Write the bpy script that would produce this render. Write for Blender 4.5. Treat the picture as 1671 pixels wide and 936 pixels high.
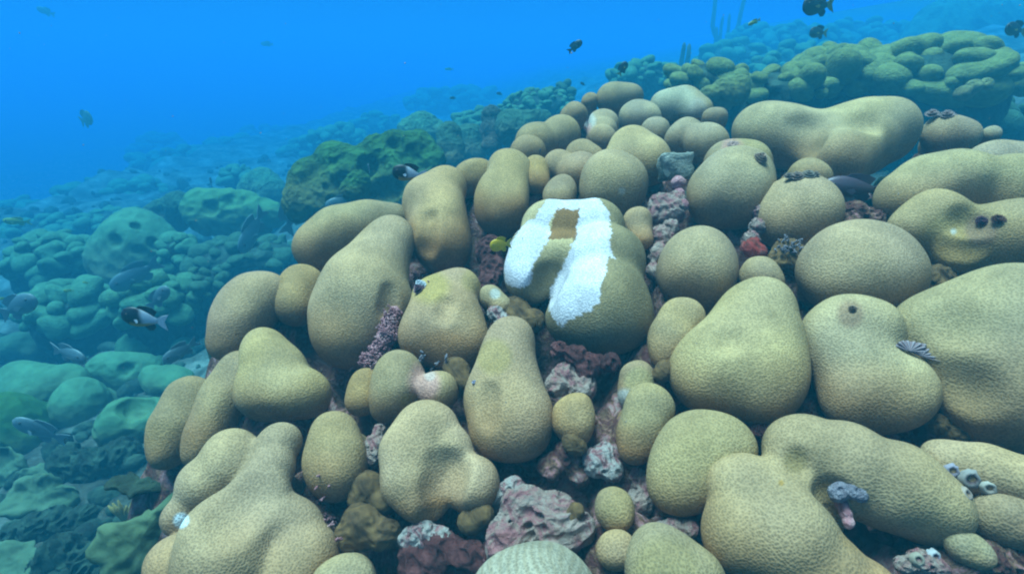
import bpy, bmesh, math, random
import numpy as np
from mathutils import Vector, Matrix, noise as mnoise
from mathutils.bvhtree import BVHTree

for o in list(bpy.data.objects):
    bpy.data.objects.remove(o)
SC = bpy.context.scene
COL = SC.collection
R = math.radians

# ------------------------------------------------------------------ camera
W0, H0 = 1671.0, 936.0
HFOV, PITCH, CAMZ = R(85), R(22), 1.5
F = W0 / 2 / math.tan(HFOV / 2)
cam_d = bpy.data.cameras.new('camera')
cam_d.angle = HFOV
cam_d.sensor_fit = 'HORIZONTAL'
cam_d.clip_start, cam_d.clip_end = 0.02, 400
cam = bpy.data.objects.new('camera', cam_d)
cam.location = (0, 0, CAMZ)
cam.rotation_euler = (R(90) - PITCH, 0, 0)
COL.objects.link(cam)
SC.camera = cam
CS, SN = math.cos(PITCH), math.sin(PITCH)

# ------------------------------------------------------------------ light
EXPOSURE = 1.42
SUN_EL, SUN_AZ = R(76), R(285)          # azimuth of the sun, clockwise from +Y
w = bpy.data.worlds.new('World')
SC.world = w
w.use_nodes = True
nt = w.node_tree
for n in list(nt.nodes):
    nt.nodes.remove(n)
N, Lk = nt.nodes.new, nt.links.new
out = N('ShaderNodeOutputWorld')
bg = N('ShaderNodeBackground')
bg.inputs['Strength'].default_value = 0.08
sky = N('ShaderNodeTexSky')
sky.sky_type = 'NISHITA'
sky.sun_disc = False
sky.sun_elevation = SUN_EL
sky.sun_rotation = SUN_AZ
# the water column seen from below the surface: sky light filtered cyan overhead, deep blue water towards the horizon
tint = N('ShaderNodeMix'); tint.data_type = 'RGBA'; tint.blend_type = 'MULTIPLY'
tint.inputs[0].default_value = 1
tint.inputs[7].default_value = (1.2, 1.2, 0.78, 1)
tc = N('ShaderNodeTexCoord')
sep = N('ShaderNodeSeparateXYZ')
mr = N('ShaderNodeMapRange'); mr.interpolation_type = 'SMOOTHSTEP'
mr.inputs[1].default_value = 0.16
mr.inputs[2].default_value = 0.75
mixw = N('ShaderNodeMix'); mixw.data_type = 'RGBA'
WATER = (0.011, 0.92, 3.8)
mixw.inputs[6].default_value = (*WATER, 1)
Lk(sky.outputs[0], tint.inputs[6])
Lk(tc.outputs['Generated'], sep.inputs[0])
Lk(sep.outputs['Z'], mr.inputs[0])
Lk(mr.outputs[0], mixw.inputs[0])
Lk(tint.outputs[2], mixw.inputs[7])
Lk(mixw.outputs[2], bg.inputs['Color'])
Lk(bg.outputs[0], out.inputs['Surface'])

sd = bpy.data.lights.new('sun', 'SUN')
sd.energy = 4.5
sd.angle = R(30)                         # the rippled surface spreads the sunlight
sd.color = (0.86, 1.02, 1.0)
sun = bpy.data.objects.new('sun', sd)
sun.rotation_euler = (R(90) - SUN_EL, 0, -SUN_AZ + math.pi)
COL.objects.link(sun)
sx = Vector((math.sin(SUN_AZ) * math.cos(SUN_EL), math.cos(SUN_AZ) * math.cos(SUN_EL), math.sin(SUN_EL)))
sun.rotation_euler = (-sx).to_track_quat('-Z', 'Y').to_euler()

vs = SC.view_settings
SC.display_settings.display_device = 'sRGB'
vs.view_transform = 'Standard'
vs.look = 'None'
vs.exposure = EXPOSURE
vs.gamma = 1
vs.use_curve_mapping = False
SC.render.engine = 'CYCLES'
cy = SC.cycles
cy.use_denoising = True
try:
    cy.denoiser = 'OPENIMAGEDENOISE'
except Exception:
    pass
cy.max_bounces = 5
cy.diffuse_bounces = 3
cy.glossy_bounces = 1
cy.transmission_bounces = 2
cy.transparent_max_bounces = 8
cy.volume_bounces = 0
cy.filter_width = 2.1
cy.caustics_reflective = cy.caustics_refractive = False

# ------------------------------------------------------------------ helpers
def srgb(r, g, b):
    f = lambda c: c / 12.92 if c <= 0.04045 else ((c + 0.055) / 1.055) ** 2.4
    return np.array([f(r / 255), f(g / 255), f(b / 255)])

def unproj(px, py, d):
    xc, yc = (px - W0 / 2) / F, -(py - H0 / 2) / F
    return np.array([xc * d, d * (CS + yc * SN), CAMZ + d * (-SN + yc * CS)])

def proj(P):
    x, y, z = P[:, 0], P[:, 1], P[:, 2] - CAMZ
    d = y * CS - z * SN
    v = y * SN + z * CS
    return W0 / 2 + F * x / d, H0 / 2 - F * v / d

def near_depth(px, py):
    """distance of the near mound's face, a slope that leans away towards its crest"""
    inv = 1.0526 + 0.00026 * (px - 835) + 0.001245 * (py - 450)
    d = 1 / max(inv, 0.3)
    t = min(max((290 - py) / 160, 0), 1)
    return d * (1 + 0.34 * t * t * (3 - 2 * t))

def tag(o, label=None, cat=None, group=None, kind=None):
    if label: o['label'] = label
    if cat: o['category'] = cat
    if group: o['group'] = group
    if kind: o['kind'] = kind
    return o

def link(name, me, mat, parent=None):
    o = bpy.data.objects.new(name, me)
    if mat is not None and not me.materials:
        me.materials.append(mat)
    COL.objects.link(o)
    if parent is not None:
        o.parent = parent
    return o

def empty(name, loc, rot=(0, 0, 0)):
    o = bpy.data.objects.new(name, None)
    o.empty_display_size = 0.05
    o.location = loc
    o.rotation_euler = rot
    COL.objects.link(o)
    return o

def mesh_np(name, V, Q, colors=None, smooth=True):
    me = bpy.data.meshes.new(name)
    V = np.asarray(V, dtype=np.float64)
    if isinstance(Q, np.ndarray):
        nf, k = Q.shape
        me.vertices.add(len(V)); me.vertices.foreach_set('co', V.astype(np.float32).ravel())
        me.loops.add(nf * k); me.loops.foreach_set('vertex_index', Q.astype(np.int32).ravel())
        me.polygons.add(nf)
        me.polygons.foreach_set('loop_start', np.arange(0, nf * k, k, dtype=np.int32))
        me.polygons.foreach_set('loop_total', np.full(nf, k, dtype=np.int32))
        me.update(calc_edges=True)
        me.validate()
    else:
        me.from_pydata([tuple(v) for v in V], [], Q)
    if smooth:
        me.polygons.foreach_set('use_smooth', np.ones(len(me.polygons), dtype=bool))
    if colors is not None:
        a = me.color_attributes.new('Col', 'FLOAT_COLOR', 'POINT')
        c4 = np.ones((len(V), 4), dtype=np.float32)
        c4[:, :3] = colors
        a.data.foreach_set('color', c4.ravel())
    me.update()
    return me

# value noise on arrays: smooth pseudo noise from summed sines with random directions
class SineNoise:
    def __init__(self, seed, n=9):
        r = np.random.RandomState(seed)
        self.k = r.normal(size=(n, 3))
        self.k /= np.linalg.norm(self.k, axis=1)[:, None]
        self.k *= r.uniform(0.6, 1.7, size=(n, 1))
        self.p = r.uniform(0, 6.28, n)
        self.n = n
    def __call__(self, P, scale):
        s = 0
        for k, p in zip(self.k, self.p):
            s = s + np.sin((P[..., 0] * k[0] + P[..., 1] * k[1] + P[..., 2] * k[2]) * scale + p)
        return s / math.sqrt(self.n)

def fbm(P, scale, seed, octaves=4):
    off = Vector((seed * 3.17, seed * 1.31, seed * 7.7))
    o = np.empty(len(P))
    for i, p in enumerate(P):
        o[i] = mnoise.fractal(Vector(p) * scale + off, 0.9, 2.1, octaves)
    return o

def surface_nets(D, lo, h):
    """closed smooth mesh of the zero level of D on a regular grid"""
    nx, ny, nz = D.shape
    S = D < 0
    c = np.zeros((nx - 1, ny - 1, nz - 1), dtype=np.int8)
    for i in (0, 1):
        for j in (0, 1):
            for k in (0, 1):
                c += S[i:nx - 1 + i, j:ny - 1 + j, k:nz - 1 + k]
    act = (c > 0) & (c < 8)
    idx = -np.ones(c.shape, dtype=np.int64)
    I = np.argwhere(act)
    idx[act] = np.arange(len(I))
    acc = np.zeros((len(I), 3)); cnt = np.zeros(len(I))
    corners = [(i, j, k) for i in (0, 1) for j in (0, 1) for k in (0, 1)]
    val = {q: D[I[:, 0] + q[0], I[:, 1] + q[1], I[:, 2] + q[2]] for q in corners}
    for a in corners:
        for ax in range(3):
            if a[ax] == 0:
                b = list(a); b[ax] = 1; b = tuple(b)
                va, vb = val[a], val[b]
                m = (va < 0) != (vb < 0)
                t = np.where(m, va / np.where(m, va - vb, 1), 0)
                p = np.array(a, float)[None, :].repeat(len(I), 0)
                p[:, ax] += t
                acc[m] += p[m]; cnt[m] += 1
    V = (I + acc / cnt[:, None]) * h + lo
    quads = []
    for ax in range(3):
        o1, o2 = (ax + 1) % 3, (ax + 2) % 3
        sa = [slice(None)] * 3; sb = [slice(None)] * 3
        sa[ax] = slice(0, -1); sb[ax] = slice(1, None)
        A, B = S[tuple(sa)], S[tuple(sb)]
        E = np.argwhere(A != B)
        ok = (E[:, o1] > 0) & (E[:, o2] > 0) & (E[:, o1] < D.shape[o1] - 1) & (E[:, o2] < D.shape[o2] - 1)
        E = E[ok]
        ins = A[E[:, 0], E[:, 1], E[:, 2]]
        def ci(d1, d2):
            e = E.copy(); e[:, o1] -= d1; e[:, o2] -= d2
            return idx[e[:, 0], e[:, 1], e[:, 2]]
        q = np.stack([ci(1, 1), ci(0, 1), ci(0, 0), ci(1, 0)], 1)
        q[~ins] = q[~ins][:, ::-1]
        quads.append(q)
    return V, np.concatenate(quads)

def blob_sdf(C, Rr, k, sn, amp, nsc, cuts=(), sn2=None, amp2=0, nsc2=1):
    def f(P):
        s = 0
        for c, r in zip(C, Rr):
            d = np.sqrt(((P - c) ** 2).sum(-1)) - r
            s = s + np.exp(np.clip(-d / k, -60, 60))
        d = -k * np.log(s + 1e-30) + 0.35 * k
        for c, r, kk in cuts:
            e = r - np.sqrt(((P - c) ** 2).sum(-1))
            hh = np.clip(0.5 + 0.5 * (e - d) / kk, 0, 1)
            d = d + (e - d) * hh + kk * hh * (1 - hh)
        if amp:
            d = d + amp * sn(P, nsc)
        if amp2:
            d = d + amp2 * np.abs(sn2(P, nsc2))
        return d
    return f

def sdf_mesh(f, lo, hi, h):
    n = np.maximum(np.ceil((hi - lo) / h).astype(int) + 1, 6)
    g = [lo[i] + np.arange(n[i]) * h for i in range(3)]
    P = np.stack(np.meshgrid(*g, indexing='ij'), -1)
    D = f(P)
    V, Q = surface_nets(D, lo, h)
    e = h * 0.4
    for _ in range(2):
        d = f(V)
        G = np.stack([f(V + np.eye(3)[i] * e) - f(V - np.eye(3)[i] * e) for i in range(3)], -1) / (2 * e)
        V = V - np.clip(d, -h, h)[:, None] * G / np.maximum((G ** 2).sum(-1), 0.2)[:, None]
    return V, Q, G / np.linalg.norm(G, axis=1)[:, None]

# ------------------------------------------------------------------ materials
def new_mat(name):
    m = bpy.data.materials.new(name)
    m.use_nodes = True
    t = m.node_tree
    b = t.nodes['Principled BSDF']
    b.inputs['Specular IOR Level'].default_value = 0.2
    b.inputs['Roughness'].default_value = 0.85
    return m, t, b

ALB = 0.64
def coral_material(name, cell=230, bump=0.6, contrast=0.35, mottling=0.25):
    m, t, b = new_mat(name)
    n, l = t.nodes.new, t.links.new
    at = n('ShaderNodeAttribute'); at.attribute_name = 'Col'
    co = n('ShaderNodeTexCoord')
    nz = n('ShaderNodeTexNoise'); nz.inputs['Scale'].default_value = 45; nz.inputs['Detail'].default_value = 2
    add = n('ShaderNodeVectorMath'); add.operation = 'MULTIPLY_ADD'
    add.inputs[1].default_value = (0.0022,) * 3
    l(co.outputs['Object'], nz.inputs['Vector'])
    l(nz.outputs['Color'], add.inputs[0]); l(co.outputs['Object'], add.inputs[2])
    vo = n('ShaderNodeTexVoronoi'); vo.feature = 'SMOOTH_F1'; vo.inputs['Scale'].default_value = cell
    vo.inputs['Smoothness'].default_value = 0.6
    l(add.outputs[0], vo.inputs['Vector'])
    r1 = n('ShaderNodeMapRange'); r1.inputs[1].default_value = 0.1; r1.inputs[2].default_value = 0.65
    r1.inputs[3].default_value = ALB * (1 - contrast * 0.5); r1.inputs[4].default_value = ALB * (1 + contrast * 0.6)
    l(vo.outputs['Distance'], r1.inputs[0])
    big = n('ShaderNodeTexNoise'); big.inputs['Scale'].default_value = 16; big.inputs['Detail'].default_value = 5
    big.inputs['Roughness'].default_value = 0.6
    l(co.outputs['Object'], big.inputs['Vector'])
    r2 = n('ShaderNodeMapRange'); r2.inputs[1].default_value = 0.3; r2.inputs[2].default_value = 0.7
    r2.inputs[3].default_value = 1 - mottling; r2.inputs[4].default_value = 1 + mottling
    l(big.outputs['Fac'], r2.inputs[0])
    mu = n('ShaderNodeMath'); mu.operation = 'MULTIPLY'
    l(r1.outputs[0], mu.inputs[0]); l(r2.outputs[0], mu.inputs[1])
    mx = n('ShaderNodeVectorMath'); mx.operation = 'SCALE'
    l(at.outputs['Color'], mx.inputs[0]); l(mu.outputs[0], mx.inputs['Scale'])
    l(mx.outputs[0], b.inputs['Base Color'])
    nf = n('ShaderNodeTexNoise'); nf.inputs['Scale'].default_value = 110; nf.inputs['Detail'].default_value = 3
    l(co.outputs['Object'], nf.inputs['Vector'])
    ma = n('ShaderNodeMath'); ma.operation = 'MULTIPLY_ADD'; ma.inputs[1].default_value = 0.3
    l(nf.outputs['Fac'], ma.inputs[0]); l(vo.outputs['Distance'], ma.inputs[2])
    bp = n('ShaderNodeBump'); bp.inputs['Strength'].default_value = bump; bp.inputs['Distance'].default_value = 0.004
    l(ma.outputs[0], bp.inputs['Height'])
    l(bp.outputs[0], b.inputs['Normal'])
    return m

M_CORAL = coral_material('coral_tissue', cell=390, bump=0.27, contrast=.5)
def reef_material(name, scale, lo_=.35, hi_=1.6, bump=.8):
    m, t, b = new_mat(name)
    n, l = t.nodes.new, t.links.new
    at = n('ShaderNodeAttribute'); at.attribute_name = 'Col'
    co = n('ShaderNodeTexCoord')
    a = n('ShaderNodeTexNoise'); a.inputs['Scale'].default_value = 5 * scale; a.inputs['Detail'].default_value = 10; a.inputs['Roughness'].default_value = .68
    v = n('ShaderNodeTexVoronoi'); v.feature = 'SMOOTH_F1'; v.inputs['Scale'].default_value = 22 * scale
    for q in (a, v): l(co.outputs['Object'], q.inputs['Vector'])
    r = n('ShaderNodeMapRange'); r.inputs[1].default_value = .3; r.inputs[2].default_value = .7
    r.inputs[3].default_value = lo_ * ALB; r.inputs[4].default_value = hi_ * ALB
    l(a.outputs['Fac'], r.inputs[0])
    sc_ = n('ShaderNodeVectorMath'); sc_.operation = 'SCALE'
    l(at.outputs['Color'], sc_.inputs[0]); l(r.outputs[0], sc_.inputs['Scale'])
    l(sc_.outputs[0], b.inputs['Base Color'])
    s_ = n('ShaderNodeMath'); s_.operation = 'MULTIPLY_ADD'; s_.inputs[1].default_value = .35
    l(v.outputs['Distance'], s_.inputs[0]); l(a.outputs['Fac'], s_.inputs[2])
    bp = n('ShaderNodeBump'); bp.inputs['Strength'].default_value = bump; bp.inputs['Distance'].default_value = .06
    l(s_.outputs[0], bp.inputs['Height']); l(bp.outputs[0], b.inputs['Normal'])
    return m
M_REEF = reef_material('reef_coral_tissue', 2.2)
M_SMOOTH = reef_material('smooth_coral_tissue', 2.2, .7, 1.35, .22)

def rock_material(name, cols, scale=14, bump=0.9, dist=0.012):
    m, t, b = new_mat(name)
    n, l = t.nodes.new, t.links.new
    co = n('ShaderNodeTexCoord')
    nz = n('ShaderNodeTexNoise'); nz.inputs['Scale'].default_value = scale; nz.inputs['Detail'].default_value = 9
    nz.inputs['Roughness'].default_value = 0.72; nz.inputs['Distortion'].default_value = 0.8
    l(co.outputs['Object'], nz.inputs['Vector'])
    cr = n('ShaderNodeValToRGB')
    el = cr.color_ramp.elements
    while len(el) > 1:
        el.remove(el[-1])
    for i, (p, c) in enumerate(cols):
        e = el[0] if i == 0 else el.new(p)
        e.position = p; e.color = (*[q * ALB for q in c], 1)
    l(nz.outputs['Fac'], cr.inputs[0])
    l(cr.outputs[0], b.inputs['Base Color'])
    n2 = n('ShaderNodeTexNoise'); n2.inputs['Scale'].default_value = scale * 4; n2.inputs['Detail'].default_value = 6
    l(co.outputs['Object'], n2.inputs['Vector'])
    ad = n('ShaderNodeMath'); ad.operation = 'ADD'
    l(nz.outputs['Fac'], ad.inputs[0]); l(n2.outputs['Fac'], ad.inputs[1])
    bp = n('ShaderNodeBump'); bp.inputs['Strength'].default_value = bump; bp.inputs['Distance'].default_value = dist
    l(ad.outputs[0], bp.inputs['Height']); l(bp.outputs[0], b.inputs['Normal'])
    return m

MAROON, PINK, CREAM, TURF, DARK = (0.10, 0.022, 0.022), (0.38, 0.15, 0.15), (0.42, 0.32, 0.26), (0.10, 0.085, 0.035), (0.02, 0.02, 0.018)
M_SEABED = rock_material('reef_rock', [(0.3, (0.04, 0.025, 0.02)), (0.4, (0.12, 0.05, 0.035)), (0.46, MAROON), (0.51, (0.2, 0.11, 0.06)), (0.56, PINK), (0.64, CREAM)], 20)
M_PALE = rock_material('pale_rubble', [(0.32, (.17, .06, .045)), (0.42, PINK), (0.49, (.38, .24, .19)), (0.57, (.44, .33, .27)), (0.66, PINK), (0.75, (.22, .1, .1))], 30)
M_WHITE = rock_material('white_rubble', [(0.34, MAROON), (0.42, PINK), (0.5, (0.46, 0.39, 0.34)), (0.58, (0.5, 0.44, 0.39)), (0.66, (0.2, 0.09, 0.07))], 34)
M_MAROON = rock_material('maroon_crust', [(0.35, (0.03, 0.01, 0.01)), (0.48, (0.10, 0.025, 0.022)), (0.58, (0.17, 0.055, 0.05)), (0.67, PINK), (0.74, CREAM)], 16)
M_BROWN = rock_material('brown_crust', [(0.36, (0.05, 0.025, 0.012)), (0.5, (0.16, 0.085, 0.03)), (0.6, (0.22, 0.12, 0.04)), (0.7, TURF)], 20, 0.5, 0.006)
M_RED = rock_material('red_sponge', [(0.4, (0.12, 0.03, 0.02)), (0.52, (0.32, 0.03, 0.02)), (0.66, (0.3, 0.15, 0.12))], 40, 0.6, 0.006)
M_PINKALGA = rock_material('pink_coralline', [(0.35, (0.3, 0.09, 0.1)), (0.5, (0.52, 0.24, 0.25)), (0.66, (0.6, 0.38, 0.36))], 60, 0.8, 0.006)
M_GREYSPONGE = rock_material('grey_sponge', [(0.38, (0.16, 0.17, 0.14)), (0.5, (0.26, 0.27, 0.22)), (0.66, (0.34, 0.34, 0.28))], 60, 0.6, 0.006)
M_LAV = rock_material('lavender_sponge', [(0.36, (0.16, 0.13, 0.15)), (0.5, (0.30, 0.27, 0.31)), (0.66, (0.45, 0.40, 0.42))], 55, 0.9, 0.01)
M_PLATE = rock_material('plate_coral', [(0.36, (0.07, 0.10, 0.05)), (0.5, (0.11, 0.17, 0.08)), (0.66, (0.15, 0.21, 0.11))], 9, 0.35, 0.01)
M_FARROCK = rock_material('turf_rock', [(0.33, (0.012, 0.013, 0.01)), (0.48, (0.03, 0.05, 0.028)), (0.58, (0.06, 0.10, 0.055)), (0.7, (0.15, 0.22, 0.15))], 7, 0.9, 0.02)
M_ROD = rock_material('sea_rod', [(0.4, (0.10, 0.08, 0.05)), (0.6, (0.17, 0.14, 0.09))], 60, 0.5, 0.004)

def attr_material(name, rough=0.5, spec=0.4):
    m, t, b = new_mat(name)
    at = t.nodes.new('ShaderNodeAttribute'); at.attribute_name = 'Col'
    nz = t.nodes.new('ShaderNodeTexNoise'); nz.inputs['Scale'].default_value = 260
    mr_ = t.nodes.new('ShaderNodeMapRange'); mr_.inputs[3].default_value = 0.75 * ALB; mr_.inputs[4].default_value = 1.25 * ALB
    sc_ = t.nodes.new('ShaderNodeVectorMath'); sc_.operation = 'SCALE'
    co = t.nodes.new('ShaderNodeTexCoord')
    t.links.new(co.outputs['Object'], nz.inputs['Vector'])
    t.links.new(nz.outputs['Fac'], mr_.inputs[0])
    t.links.new(at.outputs['Color'], sc_.inputs[0]); t.links.new(mr_.outputs[0], sc_.inputs['Scale'])
    t.links.new(sc_.outputs[0], b.inputs['Base Color'])
    b.inputs['Roughness'].default_value = rough
    b.inputs['Specular IOR Level'].default_value = spec
    return m

M_FISH = attr_material('fish_skin', 0.45, 0.4)
M_WORM = attr_material('worm_plume', 0.7, 0.2)

# ------------------------------------------------------------------ the near mound: every lobe is a thing of its own
TAN = np.array([0.375, 0.25, 0.122])
WARM = np.array([0.36, 0.2, 0.075])
OLIVE = np.array([0.31, 0.25, 0.14])
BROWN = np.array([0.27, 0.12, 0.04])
YELLOW = np.array([0.36, 0.25, 0.05])
WHITE = np.array([0.58, 0.53, 0.53])

BASES = []      # (x, y, z, r) feet of the lobes, from which the rock under them is shaped
BVHS = []
GROUP = 'tan coral lobes crowding the near mound'
STALK = np.array([0, 0.75, -0.66])

def poly_inside(px, py, poly):
    ins = np.zeros(len(px), bool)
    n = len(poly)
    for i in range(n):
        x1, y1 = poly[i]; x2, y2 = poly[(i + 1) % n]
        c = ((y1 > py) != (y2 > py)) & (px < (x2 - x1) * (py - y1) / ((y2 - y1) if y2 != y1 else 1e-9) + x1)
        ins ^= c
    return ins

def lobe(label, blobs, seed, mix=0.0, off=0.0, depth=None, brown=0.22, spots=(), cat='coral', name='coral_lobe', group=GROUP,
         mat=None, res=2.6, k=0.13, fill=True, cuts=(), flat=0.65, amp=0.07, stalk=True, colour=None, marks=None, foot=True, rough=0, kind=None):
    """blobs: (px, py, radius px[, towards viewer in radii]) of the photograph turned into spheres on the mound's slope"""
    df = depth if depth is not None else near_depth
    if fill:
        ext = []
        for p, q in zip(blobs[:-1], blobs[1:]):
            dd = math.hypot(p[0] - q[0], p[1] - q[1])
            if 0.35 * max(p[2], q[2]) < dd < 1.9 * max(p[2], q[2]):
                nn = 2 if dd > max(p[2], q[2]) else 1
                for i_ in range(1, nn + 1):
                    f_ = i_ / (nn + 1)
                    g4 = lambda b: (b[3] if len(b) > 3 else 0)
                    ext.append((p[0] + (q[0] - p[0]) * f_, p[1] + (q[1] - p[1]) * f_, (p[2] + (q[2] - p[2]) * f_) * .97, g4(p) + (g4(q) - g4(p)) * f_))
        blobs = list(blobs) + ext
    a = np.array([[b[0], b[1], b[2]] for b in blobs], float)
    wgt = a[:, 2] ** 2
    mx, my = (a[:, 0] * wgt).sum() / wgt.sum(), (a[:, 1] * wgt).sum() / wgt.sum()
    z0 = df(mx, my)
    C, Rr = [], []
    for b in blobs:
        z = z0 + flat * (df(b[0], b[1]) - z0)
        r = b[2] * z / F * 1.05
        z += off - (b[3] if len(b) > 3 else 0) * r
        C.append(unproj(b[0], b[1], z)); Rr.append(r)
    C = np.array(C); Rr = np.array(Rr)
    rm = Rr.max()
    mean = (C * (Rr ** 2)[:, None]).sum(0) / (Rr ** 2).sum()
    base = mean + STALK * rm * 1.0
    if stalk:
        C2 = np.vstack([C, base]); R2 = np.append(Rr, rm * 0.9)
    else:
        C2, R2 = C, Rr
    if foot:
        BASES.append((base[0], base[1], base[2] + 0.12 * rm, rm * 0.8))
    cc = []
    for c in cuts:
        if c[3] >= 1: continue
        z = z0 + flat * (df(c[0], c[1]) - z0)
        r = c[2] * z / F
        cc.append((unproj(c[0], c[1], z + off - c[3] * r), r, 0.55 * r))
    sn = SineNoise(seed)
    sn2 = SineNoise(seed + 500)
    mk = lambda: blob_sdf(C2, R2, k * np.median(Rr), sn, amp * np.median(Rr), 1.9 / np.median(Rr), cc, sn2, rough * rm, 9 / rm)
    f0 = mk()
    eye = np.array([0, 0, CAMZ])
    dents = []
    for c in cuts:                       # hollows pressed into the front of the lobe
        if c[3] < 1: continue
        d = unproj(c[0], c[1], 1.0) - eye
        d /= np.linalg.norm(d)
        tt = z0 * 0.5
        for _ in range(80):
            g = float(f0((eye + d * tt)[None, :])[0])
            tt += g * .8
            if g < 1e-4: break
        if tt > z0 * 2: continue
        rr_ = c[2] * z0 / F * (1.5 if foot else 1.05)
        dents.append((eye + d * (tt - rr_ * (.7 if foot else .3)), rr_, .5 * rr_ if foot else .25 * rr_))
    cc += dents
    f0 = mk()
    sn3 = SineNoise(seed + 900, 12)
    f = lambda P_: f0(P_) + 0.011 * rm * sn3(P_, 5 / rm) + 0.045 * rm * sn3(P_ + 9, 2.6 / rm)
    pad = rm * 0.35
    lo, hi = (C2 - R2[:, None]).min(0) - pad, (C2 + R2[:, None]).max(0) + pad
    h = max(res * z0 / F, (hi - lo).max() / 210)
    V, Q, G = sdf_mesh(f, lo, hi, h)
    # colour of the tissue
    rs = np.random.RandomState(seed)
    n1 = sn(V, 1.3 / rm) * 0.5 + sn2(V, 4 / rm) * 0.25
    if colour is None:
        base_c = TAN * (1 - abs(mix)) + (WARM if mix > 0 else OLIVE) * abs(mix)
        base_c = base_c * rs.uniform(0.86, 1.12) * np.array([rs.uniform(.95, 1.06), 1, rs.uniform(.88, 1.12)])
    else:
        base_c = np.array(colour)
    colr = np.repeat(base_c[None, :], len(V), 0)
    if colour is None:                   # paler growing patches and yellower ones
        q_ = np.clip(0.5 + 0.6 * sn2(V, 2.1 / rm), 0, 1)[:, None]
        colr = colr * (1 + (q_ - .5) * np.array([.12, .1, -.04]))
    if brown > 0:                        # browner tissue low on the column, with underside shade painted into the colour
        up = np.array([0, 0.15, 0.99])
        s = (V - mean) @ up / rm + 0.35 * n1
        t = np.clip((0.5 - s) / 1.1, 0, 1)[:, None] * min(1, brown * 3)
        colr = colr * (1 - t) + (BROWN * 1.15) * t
    px, py = proj(V)
    for (qx, qy, qr, qc, strength) in spots:
        d = np.sqrt((px - qx) ** 2 + (py - qy) ** 2) / qr + 0.35 * n1
        front = (G @ np.array([0, -CS, SN]) > -0.1)
        t = (np.clip((1.15 - d) / 0.4, 0, 1) * strength * front)[:, None]
        colr = colr * (1 - t) + np.array(qc) * t
    if marks:
        colr = marks(V, G, px, py, colr)
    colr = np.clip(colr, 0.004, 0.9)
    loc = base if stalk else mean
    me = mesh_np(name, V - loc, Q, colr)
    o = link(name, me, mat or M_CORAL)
    o.location = loc
    if label:
        tag(o, label, cat, group, kind)
    BVHS.append((o, BVHTree.FromPolygons([Vector(v) for v in V], [tuple(q) for q in Q.tolist()])))
    return o

def hit(px, py):
    """nearest built surface on the photograph's ray, for things that sit on it"""
    o = Vector((0, 0, CAMZ))
    d = Vector(unproj(px, py, 1.0)) - o
    d.normalize()
    best = None
    for ob, t in BVHS:
        h_ = t.ray_cast(o, d, 60)
        if h_[0] is not None and (best is None or h_[3] < best[2]):
            best = (h_[0], h_[1], h_[3], ob)
    return best

def bleached(V, G, px, py, colr):
    pts = [(135, 500), (75, 472), (62, 380), (86, 300), (146, 205), (236, 125), (296, 40), (540, 30), (604, 105), (612, 180), (612, 285), (640, 352), (604, 338),
           (592, 400), (562, 480), (556, 570), (520, 606), (420, 660), (370, 696), (320, 660), (297, 610), (302, 520), (340, 440), (382, 350), (436, 245),
           (458, 98), (340, 95), (304, 170), (296, 260), (262, 310), (215, 380), (205, 482), (160, 496)]
    poly = [(800 + x * .3205, 310 + y * .3205) for x, y in pts]
    rect = [(800 + x * .3205, 310 + y * .3205) for x, y in [(340, 90), (462, 92), (442, 244), (290, 256)]]
    sn = SineNoise(77, 14)
    jx = 1.6 * sn(V, 900) + 1.0 * sn(V, 420) + 0.6 * sn(V, 160)
    jy = 1.6 * sn(V + 3, 900) + 1.0 * sn(V + 3, 420) + 0.6 * sn(V + 3, 160)
    front = (G @ np.array([0, -CS, SN]) > -0.55)
    acc = np.zeros(len(V))
    for dx, dy in ((-.6, -.6), (.6, -.6), (-.6, .6), (.6, .6), (0, 0)):
        acc += poly_inside(px + jx + dx, py + jy + dy, poly)
    acc = (acc / 5 * front)[:, None]
    gx = poly_inside(px + 0.5 * jx, py + 0.5 * jy, rect) & front
    dk = np.array([0.19, 0.15, 0.068])
    colr = colr * 0.35 + dk * 0.65
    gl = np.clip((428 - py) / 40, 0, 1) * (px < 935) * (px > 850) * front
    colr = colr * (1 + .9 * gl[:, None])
    colr[gx] = np.array([0.21, 0.105, 0.035])
    wh = WHITE * (1 + 0.03 * sn(V, 300))[:, None]
    return colr * (1 - acc) + wh * acc

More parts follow.
